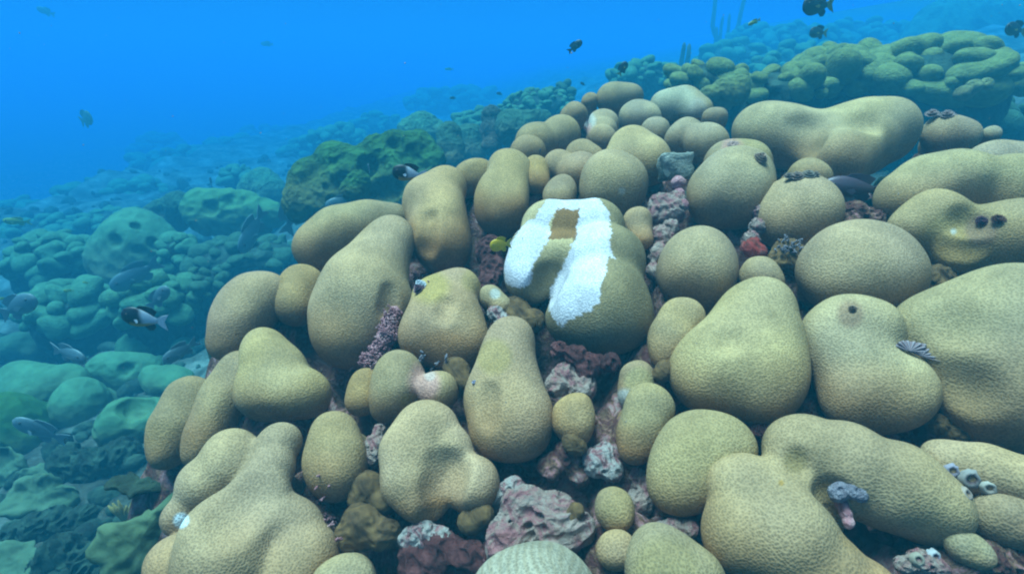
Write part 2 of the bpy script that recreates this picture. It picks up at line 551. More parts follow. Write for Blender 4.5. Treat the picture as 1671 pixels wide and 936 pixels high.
PK, CRM, LAV = (0.52, 0.25, 0.2), (0.55, 0.5, 0.42), (0.5, 0.45, 0.5)
LOBES = [
 # label, blobs, kwargs
 ('long low tan lobe on the mound edge beside the open water', [(520, 402, 41), (560, 380, 46), (612, 366, 38), (640, 352, 22)], dict(mix=0.1)),
 ('narrow brownish lobe wedged left of the tall pear shaped lobe', [(490, 463, 37), (482, 500, 30)], dict(amp=.1, mix=0.55, off=0.01)),
 ('big pear shaped tan lobe with a raised knob at its top', [(634, 396, 43), (612, 440, 50), (572, 498, 72), (608, 508, 60), (566, 540, 58)], dict(mix=0.35, cuts=[(640, 470, 13, 2), (643, 486, 14, 2), (642, 504, 14, 2)])),
 ('smooth slanting lobe overhanging the blue water left of the narrow brown lobe', [(418, 490, 44), (388, 528, 44), (370, 556, 32), (438, 482, 32)], dict(mix=0.15)),
 ('cone shaped tan lobe leaning right above the broad many ridged lobe', [(432, 568, 35), (448, 608, 48), (443, 640, 50), (490, 645, 44)], dict(mix=0.3)),
 ('slim lobe half hidden behind the cone shaped lobe', [(390, 608, 38), (366, 650, 40), (340, 700, 34), (322, 742, 20)], dict(mix=0.2, off=0.03)),
 ('outermost lobe at the lower left flank of the mound', [(318, 648, 38), (292, 690, 44), (278, 732, 34)], dict(mix=0.25, off=0.06)),
 ('broad tan lobe with a knobbed ridge and deep groove at lower left', [(378, 752, 50), (334, 792, 46), (300, 838, 32), (453, 728, 36, .1), (448, 765, 38, .35), (432, 805, 46, .6), (412, 850, 58, .6), (372, 900, 84, .45), (462, 860, 58, .1), (478, 920, 64, .1), (300, 925, 56, .3)],
     dict(mix=0.15, k=0.11, fill=False, cuts=[(398, 784, 34, 1.75), (365, 832, 30, 1.7)], spots=[(296, 848, 14, (.6, .68, .7), .9)])),
 ('upright egg shaped lobe between the broad ridged lobe and the notched lobe', [(550, 705, 37), (547, 745, 49), (553, 764, 47)], dict(mix=0.2)),
 ('squarish lobe with yellow shoulders and a white purple worm on its left corner', [(754, 474, 32), (704, 482, 32), (725, 530, 64), (700, 548, 48), (740, 560, 52)], dict(cuts=[(730, 488, 13, 2.8), (724, 506, 13, 2.8)], mix=0.35, brown=.33, spots=[(705, 470, 40, YELLOW, .6), (770, 455, 22, YELLOW, .35), (730, 580, 50, BROWN * 1.5, .55)])),
 ('low double lobe with a pale pink scar on its crown', [(650, 611, 40), (640, 648, 40), (716, 640, 35)], dict(mix=0.2, spots=[(694, 626, 36, PK, .75), (702, 612, 12, CRM, .35), (668, 655, 18, YELLOW, .6)])),
 ('small brown lobe squeezed behind the scarred double lobe', [(596, 626, 25), (588, 652, 26)], dict(mix=0.9)),
 ('tall bell shaped lobe with a narrow yellowish top below the bleached lobe', [(834, 555, 36), (826, 598, 48), (824, 648, 58), (850, 690, 56), (822, 698, 50)], dict(mix=0.15, cuts=[(792, 640, 14, 1.8), (790, 660, 16, 1.8), (788, 682, 16, 1.8)], spots=[(805, 580, 30, YELLOW, .4)])),
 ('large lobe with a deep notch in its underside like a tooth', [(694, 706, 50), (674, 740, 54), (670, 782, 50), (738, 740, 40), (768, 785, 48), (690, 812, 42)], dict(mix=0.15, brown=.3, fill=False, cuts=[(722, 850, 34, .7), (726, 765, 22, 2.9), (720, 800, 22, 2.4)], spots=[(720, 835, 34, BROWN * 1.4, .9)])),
 ('little capped lobe right of the bell shaped lobe', [(938, 673, 32), (937, 694, 31)], dict(mix=0.6, brown=.33)),
 ('rounded lobe with two bleached white bands and a brown patch between', [(897, 374, 46), (874, 412, 46), (868, 436, 45), (866, 452, 42), (935, 373, 44), (974, 372, 47), (915, 420, 44), (985, 435, 70), (984, 490, 75), (972, 506, 72), (1000, 510, 62), (940, 520, 44)],
     dict(mix=0, res=1.2, amp=.02, brown=.15, k=.1, fill=False, cuts=[(896, 450, 17, 2.2), (888, 474, 19, 2.2), (878, 500, 20, 1.5)], marks=bleached)),
 ('smooth round topped lobe right of the bleached lobe', [(1140, 425, 57), (1139, 446, 57)], dict(mix=-0.3)),
 ('slender lobe between the bleached lobe and the big shield shaped lobe', [(1111, 522, 37), (1098, 550, 37), (1094, 576, 32)], dict(mix=0.1, brown=.33)),
 ('big shield shaped lobe with a narrower head', [(1238, 500, 50), (1216, 546, 62), (1172, 596, 68), (1164, 612, 62), (1248, 608, 68), (1252, 556, 52), (1224, 630, 60)], dict(cuts=[(1192, 545, 22, 1.7)], mix=-0.15)),
 ('tiny lobe peeping up behind the shield shaped lobe', [(1243, 452, 35)], dict(mix=0.1)),
 ('wide dome shaped lobe directly above the lobe with the dark crown scar', [(1412, 428, 62), (1365, 448, 64), (1442, 446, 64), (1400, 460, 58)], dict(mix=-0.3)),
 ('bent lobe with a dark scar on its crown beside the shield shaped lobe', [(1390, 541, 53), (1362, 540, 44), (1420, 536, 44), (1388, 590, 60), (1418, 630, 64), (1464, 634, 58), (1394, 640, 54)], dict(mix=-0.3, spots=[(1388, 512, 24, (.2, .1, .06), .6)])),
 ('giant swollen lobe running off the edge of view beside the fluted shells', [(1515, 540, 46), (1585, 565, 86), (1672, 550, 114), (1662, 622, 108), (1600, 618, 68)], dict(mix=-0.4, cuts=[(1556, 515, 34, 2.3), (1560, 640, 34, 2.2)])),
 ('lobe with two dark purple worm holes and a white speck on top', [(1532, 364, 50), (1490, 376, 36), (1600, 388, 48), (1664, 384, 52), (1560, 402, 42)], dict(cuts=[(1592, 352, 20, 2.6), (1560, 408, 16, 3.2), (1600, 412, 16, 3.2)], mix=-0.1, spots=[(1555, 392, 60, YELLOW * .8, .3), (1600, 375, 26, (.12, .05, .06), .45), (1556, 377, 5, (.45, .45, .42), .5)])),
 ('broad sloping lobe behind the lobe with the two dark worm holes', [(1560, 300, 58), (1480, 322, 38), (1640, 312, 58), (1520, 302, 50)], dict(mix=-0.35)),
 ('flat lobe just showing over the back of the broad sloping lobe', [(1615, 268, 35), (1671, 268, 36)], dict(mix=-0.2, off=.06)),
 ('long sausage shaped double lobe across the back of the mound', [(1234, 212, 42), (1280, 220, 48), (1338, 232, 48), (1390, 226, 52), (1446, 220, 48), (1365, 256, 46)], dict(mix=-0.3, k=.13, cuts=[(1312, 196, 20, 2.8), (1306, 236, 22, 2.5), (1418, 190, 16, 3.2)])),
 ('low lobe with a pinkish worm crust at the right end of the sausage shaped lobe', [(1540, 222, 32), (1575, 222, 25)], dict(mix=0, off=.03)),
 ('very small greenish lobe at the far right end of the ridge', [(1618, 218, 14)], dict(mix=-0.6, off=.03)),
 ('round lobe with a spiral worm on its right shoulder', [(1194, 300, 54), (1176, 320, 54), (1205, 325, 49), (1222, 286, 32)], dict(mix=-0.15)),
 ('yellowish lobe with a pink scar behind the round lobe with the spiral worm', [(1184, 262, 33), (1226, 264, 35)], dict(mix=0, spots=[(1195, 238, 18, PK, .7), (1225, 240, 40, YELLOW, .3)])),
 ('ball shaped lobe with a brown crust of worms on its top', [(1304, 350, 60), (1305, 332, 50)], dict(mix=-0.2)),
 ('small cap of coral just behind the worm crusted ball lobe', [(1318, 289, 33)], dict(mix=0.05)),
 ('paired lobe with a central crease left of the sausage shaped lobe', [(1119, 224, 31), (1153, 236, 36)], dict(fill=False, mix=0, k=.1)),
 ('rounded triangular lobe behind the smooth boulder lobe', [(1030, 250, 39), (1060, 262, 37), (1006, 258, 25)], dict(mix=0)),
 ('smooth boulder shaped lobe standing right behind the bleached lobe', [(1000, 308, 57)], dict(mix=-0.1, spots=[(1015, 312, 6, CRM, .5)])),
 ('double humped lobe left of the smooth boulder lobe', [(942, 281, 35), (912, 270, 28)], dict(fill=False, mix=0.1, k=.1)),
 ('arched lobe rising over the double humped lobe', [(952, 256, 30), (972, 262, 20)], dict(mix=0.1)),
 ('finger thick lobe at the upper left foot of the boulder lobe', [(912, 312, 26), (912, 330, 24)], dict(mix=0.4)),
 ('sloping twin lobe with a shallow crease on the back left crest', [(872, 230, 32), (862, 252, 28), (916, 222, 31)], dict(fill=False, mix=0.3, k=.1)),
 ('tall brownish pillar lobe above the yellow fish', [(833, 279, 35), (822, 318, 43), (822, 346, 40)], dict(mix=0.5, brown=.33)),
 ('thin orange brown lobe pressed against the tall pillar lobe', [(874, 274, 21), (878, 300, 19)], dict(mix=1.0)),
 ('tall lobe with a folded shoulder above the squarish yellow lobe', [(726, 302, 34), (700, 332, 42), (716, 345, 46), (722, 384, 48), (724, 402, 44)], dict(cuts=[(696, 350, 12, 2.7), (693, 368, 13, 2.7), (691, 386, 14, 2.7), (690, 404, 14, 2.7)], mix=0.45, brown=.33)),
 ('brown saddle shaped lobe linking the folded lobe and the pillar lobe', [(764, 292, 27), (790, 284, 22)], dict(mix=0.5, off=.02)),
 ('small ball lobe at the left end of the top ridge', [(935, 188, 22)], dict(mix=0.2)),
 ('upright lobe with a pale pink left corner on the top ridge', [(984, 204, 25), (985, 226, 24)], dict(mix=0.1, spots=[(958, 195, 14, CRM, .55), (952, 208, 12, PK, .8)])),
 ('highest lobe on the top ridge with a second hump', [(1000, 162, 26), (1026, 160, 22)], dict(mix=0.1)),
 ('tiny yellowish lobe touching the highest lobe', [(964, 165, 14)], dict(mix=0.6)),
 ('block shaped lobe just below the highest lobe', [(1040, 191, 29), (1056, 196, 22)], dict(mix=-0.2)),
 ('pale yellowish white bleaching lobe on the ridge', [(1084, 172, 24), (1112, 170, 28), (1142, 182, 20)], dict(mix=-0.2, spots=[(1104, 164, 36, (.5, .43, .27), .6), (1140, 176, 20, (.5, .42, .32), .4)])),
 ('little arched lobe in front of the pale bleaching lobe', [(1068, 215, 24)], dict(mix=0)),
 ('small lobe beneath the striped worm', [(1168, 194, 19)], dict(mix=0.1)),
 ('big teardrop lobe hanging above the two small lobes at the bottom', [(1146, 726, 65), (1122, 768, 55), (1106, 798, 40), (1178, 726, 45)], dict(mix=-0.15)),
 ('worn lobe with a crusted yellow top above the bent neck lobe', [(1042, 618, 30), (1035, 645, 28)], dict(mix=.3, off=.015, spots=[(1050, 622, 24, (.4, .3, .12), .6), (1020, 660, 20, (.4, .38, .34), .7)])),
 ('bent neck lobe narrowing to a brown foot beside the teardrop lobe', [(1062, 662, 38), (1042, 708, 33), (1036, 734, 24)], dict(mix=0.1, brown=.33)),
 ('acorn sized lobe alone on the pale rubble', [(1002, 821, 31), (1003, 838, 28)], dict(mix=.3, stalk=True)),
 ('small round lobe at the bottom left of the large cone lobe', [(1008, 897, 33)], dict(mix=.2)),
 ('cone lobe rising from the bottom edge beside the small round lobe', [(1078, 935, 66), (1125, 960, 60)], dict(mix=0, spots=[(1090, 930, 60, YELLOW * .8, .25)])),
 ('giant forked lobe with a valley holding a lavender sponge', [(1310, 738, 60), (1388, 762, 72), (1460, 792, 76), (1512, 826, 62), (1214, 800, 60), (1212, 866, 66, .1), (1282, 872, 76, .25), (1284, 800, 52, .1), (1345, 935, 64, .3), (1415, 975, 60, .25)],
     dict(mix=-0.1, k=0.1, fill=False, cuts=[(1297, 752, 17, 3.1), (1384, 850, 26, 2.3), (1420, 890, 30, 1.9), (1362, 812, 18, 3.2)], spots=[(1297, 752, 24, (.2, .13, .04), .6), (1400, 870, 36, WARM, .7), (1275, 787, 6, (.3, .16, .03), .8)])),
 ('flattened lobe with ringed barnacles at the right edge', [(1545, 752, 36), (1612, 772, 42), (1680, 800, 50)], dict(mix=0)),
 ('brown sided lobe below the ringed barnacles', [(1630, 846, 44), (1680, 850, 44)], dict(mix=.3, off=.01)),
 ('dark olive nub under the fork of the giant lobe', [(1570, 890, 24), (1600, 905, 20)], dict(mix=-.6)),
 ('pale lobe top just entering at the bottom left of centre', [(560, 962, 52)], dict(mix=-.2)),
 ('small stubby lobe beside the upper right of the bleached lobe', [(1040, 362, 24), (1047, 394, 18)], dict(mix=.2, brown=.33)),
 ('small olive lobe with a white cap left of the bleached lobe', [(802, 486, 21), (815, 500, 18)], dict(mix=.1, spots=[(808, 478, 9, (.5, .5, .45), .6)])),
]
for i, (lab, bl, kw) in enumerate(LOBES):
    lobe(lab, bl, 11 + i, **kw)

# ------------------------------------------------------------------ seabed: one sheet, with the rock of the near mound under its lobes
def bank(x):
    x = np.asarray(x, float)
    a = np.clip((x + 2.5) / 4.0, 0, 1)
    z = a + np.maximum(x - 1.5, 0) * 0.16
    return z - np.maximum(-5.6 - x, 0) * 0.55

def graded(lo, hi, a, b, fine, growth=1.09):
    v = list(np.arange(a, b, fine))
    s, x = fine, a
    left = []
    while x > lo:
        s *= growth; x -= s; left.append(x)
    s, x = fine, b
    right = []
    while x < hi:
        s *= growth; right.append(x); x += s
    return np.array(left[::-1] + v + right)

gx = graded(-62, 62, -1.0, 1.5, 0.011, 1.045)
gy = graded(-12, 75, 0.2, 2.1, 0.011, 1.035)
X, Y = np.meshgrid(gx, gy, indexing='ij')
Z = bank(X)
mound = np.full(X.shape, -5.0)
sm = 0.0
acc = np.zeros(X.shape)
KK = 0.02
for (bx, by, bz, br) in BASES:
    d = np.maximum(np.sqrt((X - bx) ** 2 + (Y - by) ** 2) - br * 1.3, 0)
    acc += np.exp(np.clip((bz - 1.5 * d - d * d * 3) / KK, -60, 200))
mound = KK * np.log(acc + 1e-26) - KK * 0.9
Z0 = np.maximum(Z - 0.02, mound)
P = np.stack([X.ravel(), Y.ravel(), np.zeros(X.size)], 1)
nearm = np.exp(-((X - 0.2) ** 2 + (Y - 1.0) ** 2) / 4).ravel()
n1 = np.zeros(len(P)); n2 = np.zeros(len(P))
dist = np.sqrt(P[:, 0] ** 2 + P[:, 1] ** 2)
sel = dist < 26
n1[sel] = fbm(P[sel], 1.7, 1, 5)
sel2 = (dist < 3.2)
n2[sel2] = fbm(P[sel2], 13.0, 2, 5)
n2[~sel2] = 0
Zt = Z0.ravel() + n1 * (0.13 * (1 - nearm) + 0.01) * np.clip(dist / 3, 0.2, 1) + n2 * (0.026 * nearm + 0.02)
V = np.stack([X.ravel(), Y.ravel(), Zt], 1)
nx_, ny_ = X.shape
ii = np.arange(nx_ * ny_).reshape(nx_, ny_)
Q = np.stack([ii[:-1, :-1].ravel(), ii[1:, :-1].ravel(), ii[1:, 1:].ravel(), ii[:-1, 1:].ravel()], 1)
nmask = np.clip((acc.ravel() > 1e-12) * 0 + (mound.ravel() - (Z.ravel() - 0.05)) / 0.2, 0, 1)
me = mesh_np('seabed', V, Q, np.repeat(nmask[:, None], 3, 1))
M_GROUND = M_SEABED.copy(); M_GROUND.name = 'reef_ground'
t = M_GROUND.node_tree
b_ = t.nodes['Principled BSDF']
old = b_.inputs['Base Color'].links[0].from_socket
at = t.nodes.new('ShaderNodeAttribute'); at.attribute_name = 'Col'
tcg = t.nodes.new('ShaderNodeTexCoord')
ng = t.nodes.new('ShaderNodeTexNoise'); ng.inputs['Scale'].default_value = 3.5; ng.inputs['Detail'].default_value = 9; ng.inputs['Roughness'].default_value = .7
t.links.new(tcg.outputs['Object'], ng.inputs['Vector'])
rg = t.nodes.new('ShaderNodeValToRGB')
for i_, (p_, c_) in enumerate([(.36, (.012, .013, .009)), (.46, (.05, .048, .03)), (.56, (.10, .11, .08)), (.68, (.19, .20, .15))]):
    e_ = rg.color_ramp.elements[i_] if i_ < 2 else rg.color_ramp.elements.new(p_)
    e_.position = p_; e_.color = (*c_, 1)
t.links.new(ng.outputs['Fac'], rg.inputs[0])
mg = t.nodes.new('ShaderNodeMix'); mg.data_type = 'RGBA'
t.links.new(at.outputs['Fac'], mg.inputs[0]); t.links.new(rg.outputs[0], mg.inputs[6]); t.links.new(old, mg.inputs[7])
t.links.new(mg.outputs[2], b_.inputs['Base Color'])
seabed = link('seabed', me, M_GROUND)
tag(seabed, kind='structure')
GROUND_BVH = BVHTree.FromPolygons([Vector(v) for v in V], [tuple(q) for q in Q.tolist()])
BVHS.append((seabed, GROUND_BVH))
LOWEST = float(V[:, 2].min())

def ground_z(x, y):
    h_ = GROUND_BVH.ray_cast(Vector((x, y, 6)), Vector((0, 0, -1)), 60)
    return h_[0].z if h_[0] is not None else 0.0

# ------------------------------------------------------------------ haze: the blue water the whole reef lies in
def box_mesh(name, lo, hi):
    v = [(x, y, z) for x in (lo[0], hi[0]) for y in (lo[1], hi[1]) for z in (lo[2], hi[2])]
    f = [(0, 1, 3, 2), (4, 6, 7, 5), (0, 4, 5, 1), (2, 3, 7, 6), (0, 2, 6, 4), (1, 5, 7, 3)]
    me_ = bpy.data.meshes.new(name)
    me_.from_pydata(v, [], f)
    return me_
hm = bpy.data.materials.new('water_haze')
hm.use_nodes = True
t = hm.node_tree
for n in list(t.nodes):
    t.nodes.remove(n)
ho = t.nodes.new('ShaderNodeOutputMaterial')
pv = t.nodes.new('ShaderNodeVolumePrincipled')
HAZE = dict(D=0.32, r=(2.2, 0.006), g=(0.45, 0.30), b=(0.235, 0.86))     # per channel: extinction share, albedo
cA, cS = [], []
for ch in 'rgb':
    e, al = HAZE[ch]
    c = e * al
    s = 1 - (e - c) / (1 - c)
    cS.append(c); cA.append(max(s, 0) ** 2)
pv.inputs['Color'].default_value = (*cS, 1)
pv.inputs['Absorption Color'].default_value = (*cA, 1)
pv.inputs['Density'].default_value = HAZE['D']
pv.inputs['Anisotropy'].default_value = 0.0
t.links.new(pv.outputs[0], ho.inputs['Volume'])
hz = link('haze', box_mesh('haze', (-66, -14, LOWEST - 1.0), (66, 80, CAMZ + 1.1)), hm)
tag(hz, kind='stuff')
hm.cycles.homogeneous_volume = True if hasattr(hm.cycles, 'homogeneous_volume') else True
#@@MORE@@
# ------------------------------------------------------------------ rubble, crusts and sponges in the gaps of the near mound
def lump(name, label, cat, blobs, seed, mat, off=0.03, rough=0.12, group=None, amp=0.09, k=0.14, cuts=(), res=2.8, depth=None, colour=(.3, .3, .3), stalk=False):
    return lobe(label, blobs, seed, cat=cat, name=name, group=group, mat=mat, off=off, rough=rough, amp=amp, k=k, cuts=cuts, res=res,
                stalk=stalk, foot=False, colour=colour, brown=0, depth=depth, kind='thing', fill=False)

RUB = 'pale rubble between the lobes'
lump('rubble', 'large pale pinkish rubble slab beside the tooth notched lobe', 'rubble', [(860, 832, 42), (905, 850, 50), (830, 880, 40), (900, 890, 40), (940, 860, 30)], 201, M_PALE, .02, 0.132, RUB)
lump('rubble', 'white rubble lump above the acorn sized lobe', 'rubble', [(975, 752, 27), (998, 768, 20), (985, 735, 18)], 202, M_WHITE, .03, 0.132, RUB)
lump('rubble', 'pinkish purple rubble right of the acorn sized lobe', 'rubble', [(1060, 790, 26), (1045, 820, 24), (1040, 770, 20)], 203, M_PALE, .05, 0.132, RUB)
lump('rubble', 'mottled rubble under the little capped lobe', 'rubble', [(930, 745, 32), (900, 762, 26), (945, 770, 22)], 204, M_SEABED, .04, 0.120, RUB)
lump('rubble', 'dark red rubble ledge under the bleached lobe', 'rubble', [(912, 572, 18), (940, 582, 22), (968, 594, 20), (996, 592, 18), (955, 605, 16)], 205, M_MAROON, .0, 0.2, RUB)
lump('rubble', 'pink and white rubble knob between the bell shaped and bleached lobes', 'rubble', [(925, 610, 24), (950, 630, 26), (905, 630, 20)], 206, M_PALE, .02, 0.150, RUB)
lump('rubble', 'brown rubble wedge left of the bleached lobe behind the white capped lobe', 'rubble', [(845, 505, 26), (868, 525, 24), (830, 520, 20)], 207, M_BROWN, .02, 0.120, RUB)
lump('rubble', 'white patched rubble below the white capped olive lobe', 'rubble', [(808, 512, 15), (820, 525, 14)], 208, M_WHITE, .0, 0.150, RUB)
lump('rubble', 'pale lump with a grey knob right of the small stubby lobe', 'rubble', [(1078, 335, 22), (1098, 345, 24), (1105, 328, 18), (1070, 350, 16)], 209, M_PALE, .0, .15, RUB)
lump('rubble', 'pink rubble column right of the small stubby lobe', 'rubble', [(1080, 385, 22), (1075, 415, 20), (1070, 445, 18), (1095, 370, 18)], 210, M_PALE, .03, 0.120, RUB)
lump('rubble', 'white worm eaten rubble seam left of the worm crusted ball lobe', 'rubble', [(1240, 345, 14), (1236, 370, 15), (1225, 392, 17), (1245, 320, 12)], 211, M_PALE, .0, 0.180, RUB)
lump('rubble', 'orange brown rubble below the worm crusted ball lobe', 'rubble', [(1285, 412, 24), (1305, 424, 24), (1270, 425, 18)], 212, M_BROWN, .0, .15, RUB)
lump('rubble', 'dark rubble behind the wide dome shaped lobe', 'rubble', [(1395, 352, 26), (1425, 360, 24), (1380, 370, 22)], 213, M_SEABED, .03, 0.120, RUB)
lump('rubble', 'brown rubble between the wide dome shaped lobe and the giant swollen lobe', 'rubble', [(1530, 455, 28), (1545, 475, 22)], 214, M_BROWN, .05, 0.120, RUB)
lump('rubble', 'dim maroon rubble behind the yellow fish', 'rubble', [(800, 410, 28), (805, 440, 26), (795, 460, 22)], 215, M_MAROON, .05, 0.132, RUB)
lump('rubble', 'pink rubble left of the notched lobe beside the egg shaped lobe', 'rubble', [(612, 722, 18), (608, 745, 16), (618, 700, 12)], 216, M_PALE, .01, 0.150, RUB)
lump('rubble', 'pale grey rubble lump below the bell shaped lobe beside the dark gap', 'rubble', [(838, 800, 24), (812, 812, 20)], 217, M_WHITE, .03, 0.150, RUB)
lump('rubble', 'speckled rubble along the bottom edge under the turquoise ledge', 'rubble', [(720, 905, 44), (770, 910, 36), (675, 915, 34)], 218, M_MAROON, .04, 0.150, RUB)
lump('rubble', 'pink topped rubble below the shield shaped lobe', 'rubble', [(1240, 700, 26), (1200, 690, 22)], 219, M_MAROON, .03, 0.120, RUB)
lump('rubble', 'brown rubble strip below the giant swollen lobe', 'rubble', [(1530, 690, 22), (1560, 705, 22)], 220, M_BROWN, .05, 0.120, RUB)
lump('rubble', 'glinting pale rubble between the cone lobe and the giant forked lobe', 'rubble', [(1100, 858, 16), (1125, 862, 16), (1080, 862, 12)], 221, M_PALE, .02, 0.132, RUB)
lump('rubble', 'turquoise grey ledge of rubble under the notched lobe', 'rubble', [(690, 872, 28), (718, 880, 24), (668, 880, 20)], 222, M_WHITE, .03, .15, RUB)
lump('rubble', 'tawny crust beside the acorn sized lobe', 'rubble', [(940, 832, 15), (932, 842, 13)], 223, M_BROWN, .0, .08, RUB)
lump('rubble', 'pale broken rubble in the corner below the giant forked lobe', 'rubble', [(1500, 915, 22), (1530, 925, 18), (1475, 920, 16)], 224, M_PALE, .01, 0.168, RUB)
lump('rubble', 'dark olive rubble in the bottom corner beside the broken pale rubble', 'rubble', [(1600, 915, 40), (1650, 925, 40), (1570, 930, 30)], 225, M_SEABED, .03, 0.150, RUB)

CRUST = 'brown crusts under the lobes'
lump('coral_crust', 'orange brown crust hanging below the squarish yellow shouldered lobe', 'coral crust', [(745, 605, 22), (755, 622, 16)], 231, M_BROWN, .0, .04, CRUST)
lump('coral_crust', 'rusty brown crust left of the notched lobe base', 'coral crust', [(600, 795, 28), (625, 815, 22), (585, 815, 20)], 232, M_BROWN, .02, .05, CRUST)
lump('coral_crust', 'dull brown crust at the bottom between two tan lobes', 'coral crust', [(590, 860, 36), (625, 870, 30), (565, 875, 24)], 233, M_BROWN, .02, .06, CRUST)
lump('coral_crust', 'brown skirt of crust under the right foot of the notched lobe', 'coral crust', [(785, 840, 24), (770, 855, 22)], 234, M_BROWN, .02, .05, CRUST)
lump('coral_crust', 'yellowish crust under the little capped lobe', 'coral crust', [(932, 722, 18), (945, 728, 14)], 235, M_BROWN, .005, .08, CRUST)
lump('coral_crust', 'brown crust right under the slender lobe', 'coral crust', [(1085, 604, 18), (1075, 612, 14)], 236, M_BROWN, .0, .08, CRUST)

# sponges
lump('sponge', 'red encrusting sponge between the round topped and ball shaped lobes', 'sponge', [(1226, 405, 15), (1240, 410, 14), (1232, 395, 10)], 241, M_RED, -.015, .1)
sp = bpy.data.objects.new('cup_sponge', None)
c_ = unproj(1103, 275, near_depth(1103, 275) - 0.02)
sp.location = c_; COL.objects.link(sp)
tag(sp, 'grey block shaped sponge on a pink stalk left of the round spiral worm lobe', 'sponge')
def child_of(o, parent, name):
    o.name = name
    o.location = o.location - parent.location
    o.parent = parent
    for kk in ('label', 'category', 'group'):
        if kk in o: del o[kk]
    return o
bm = bmesh.new()
bmesh.ops.create_cube(bm, size=1)
sw = 50 * near_depth(1103, 275) / F
bmesh.ops.scale(bm, vec=(sw, sw * .7, sw * .8), verts=bm.verts)
bmesh.ops.bevel(bm, geom=list(bm.edges), offset=sw * .17, segments=4, profile=.6, affect='EDGES')
bmesh.ops.subdivide_edges(bm, edges=list(bm.edges), cuts=2, use_grid_fill=True)
for v in bm.verts:
    v.co += v.co.normalized() * (mnoise.fractal(v.co * 45, .9, 2, 3) * sw * .12)
    v.co.x *= 1 + .5 * v.co.z / sw * .4
    q_ = ((v.co.x / sw) ** 2 / .09 + (v.co.y / sw) ** 2 / .05)
    if v.co.z > 0 and q_ < 1: v.co.z -= sw * .25 * (1 - q_)
me = bpy.data.meshes.new('cup'); bm.to_mesh(me); bm.free()
me.polygons.foreach_set('use_smooth', np.ones(len(me.polygons), dtype=bool))
cu = link('cup', me, M_GREYSPONGE, sp); cu.location = (0, 0, .004); cu.rotation_euler = (R(-14), R(-3), R(6))
child_of(lump('stalk', None, None, [(1107, 300, 12), (1108, 318, 12), (1112, 334, 13)], 243, M_PINKALGA, -.01, .08), sp, 'stalk')
sp = bpy.data.objects.new('lavender_sponge', None)
sp.location = unproj(1390, 805, near_depth(1390, 805) - 0.03); COL.objects.link(sp)
tag(sp, 'lavender grey sponge with dark pores in the valley of the giant forked lobe', 'sponge')
child_of(lump('tube', None, None, [(1366, 804, 14), (1376, 800, 13)], 244, M_LAV, -.030, .10, amp=.1, cuts=[(1371, 798, 5, 3.6)]), sp, 'tube')
child_of(lump('tube', None, None, [(1402, 805, 14), (1391, 801, 12)], 245, M_LAV, -.030, .10, amp=.1, cuts=[(1400, 800, 5, 3.6)]), sp, 'tube')
child_of(lump('stalk', None, None, [(1374, 822, 11), (1380, 838, 11), (1384, 852, 11)], 246, M_PINKALGA, -.012, .08), sp, 'stalk')

# ribbed dome at the bottom edge
def ribs(V, G, px, py, colr):
    c = V.mean(0)
    ang = np.arctan2(V[:, 0] - c[0], (V[:, 1] - c[1]) * 0.3 + (V[:, 2] - c[2]) + 0.13)
    s = np.sin(ang * 130 + 3.5 * SineNoise(5)(V, 70))[:, None] * 0.5 + 0.5
    colr = np.array([0.30, 0.24, 0.155]) * (1 - s) + np.array([0.37, 0.31, 0.215]) * s
    return colr
lobe('ribbed grey green dome coral at the bottom edge with fine pale stripes', [(872, 985, 92), (846, 990, 84), (905, 992, 82)], 251, cat='coral', name='brain_coral', group=None, marks=ribs, brown=0, res=1.8, off=-.01, foot=False)

# ------------------------------------------------------------------ worms, barnacles, shell and algae that sit on the lobes
def frame_of(nrm, up=Vector((0, 0, 1))):
    z = Vector(nrm).normalized()
    x = up.cross(z)
    if x.length < 1e-3: x = Vector((1, 0, 0))
    x.normalize()
    return Matrix((x, z.cross(x), z)).transposed().to_4x4()

def plume_mesh(name, rad, hgt, turns, ca, cb, seed):
    """a feathery spiral: rows of fine filaments on a coiled axis that narrows upwards"""
    rs = random.Random(seed)
    V, Fc, Cc = [], [], []
    n = int(34 * turns)
    for i in range(n):
        t = i / n
        a = t * turns * 6.283
        r = rad * (1 - 0.8 * t)
        z = hgt * t
        for j in range(3):
            aa = a + rs.uniform(-.12, .12)
            d = Vector((math.cos(aa), math.sin(aa), 0))
            s = Vector((-math.sin(aa), math.cos(aa), 0)) * rad * 0.045
            p0 = Vector((0, 0, z)) + d * r * 0.12
            p1 = Vector((0, 0, z + hgt * (0.06 + .05 * j))) + d * r * (0.75 + .1 * j)
            p2 = Vector((0, 0, z + hgt * (0.16 + .06 * j))) + d * r * (1.0 + rs.uniform(-.08, .08))
            u = Vector((0, 0, rad * 0.045))
            b = len(V)
            for p, wd in ((p0, 1.0), (p1, 1.2), (p2, .5)):
                V += [p - s * wd, p + u * wd, p + s * wd]
                f = 0 if p is p0 else (1 if p is p1 else 2)
                c = [ca, [(x + y) / 2 for x, y in zip(ca, cb)], cb][f]
                Cc += [c] * 3
            for q in (0, 3):
                Fc += [(b + q, b + q + 1, b + q + 4, b + q + 3), (b + q + 1, b + q + 2, b + q + 5, b + q + 4), (b + q + 2, b + q, b + q + 3, b + q + 5)]
            Fc += [(b, b + 2, b + 1), (b + 6, b + 7, b + 8)]
    return mesh_np(name, np.array([list(v) for v in V]), Fc, np.array(Cc))

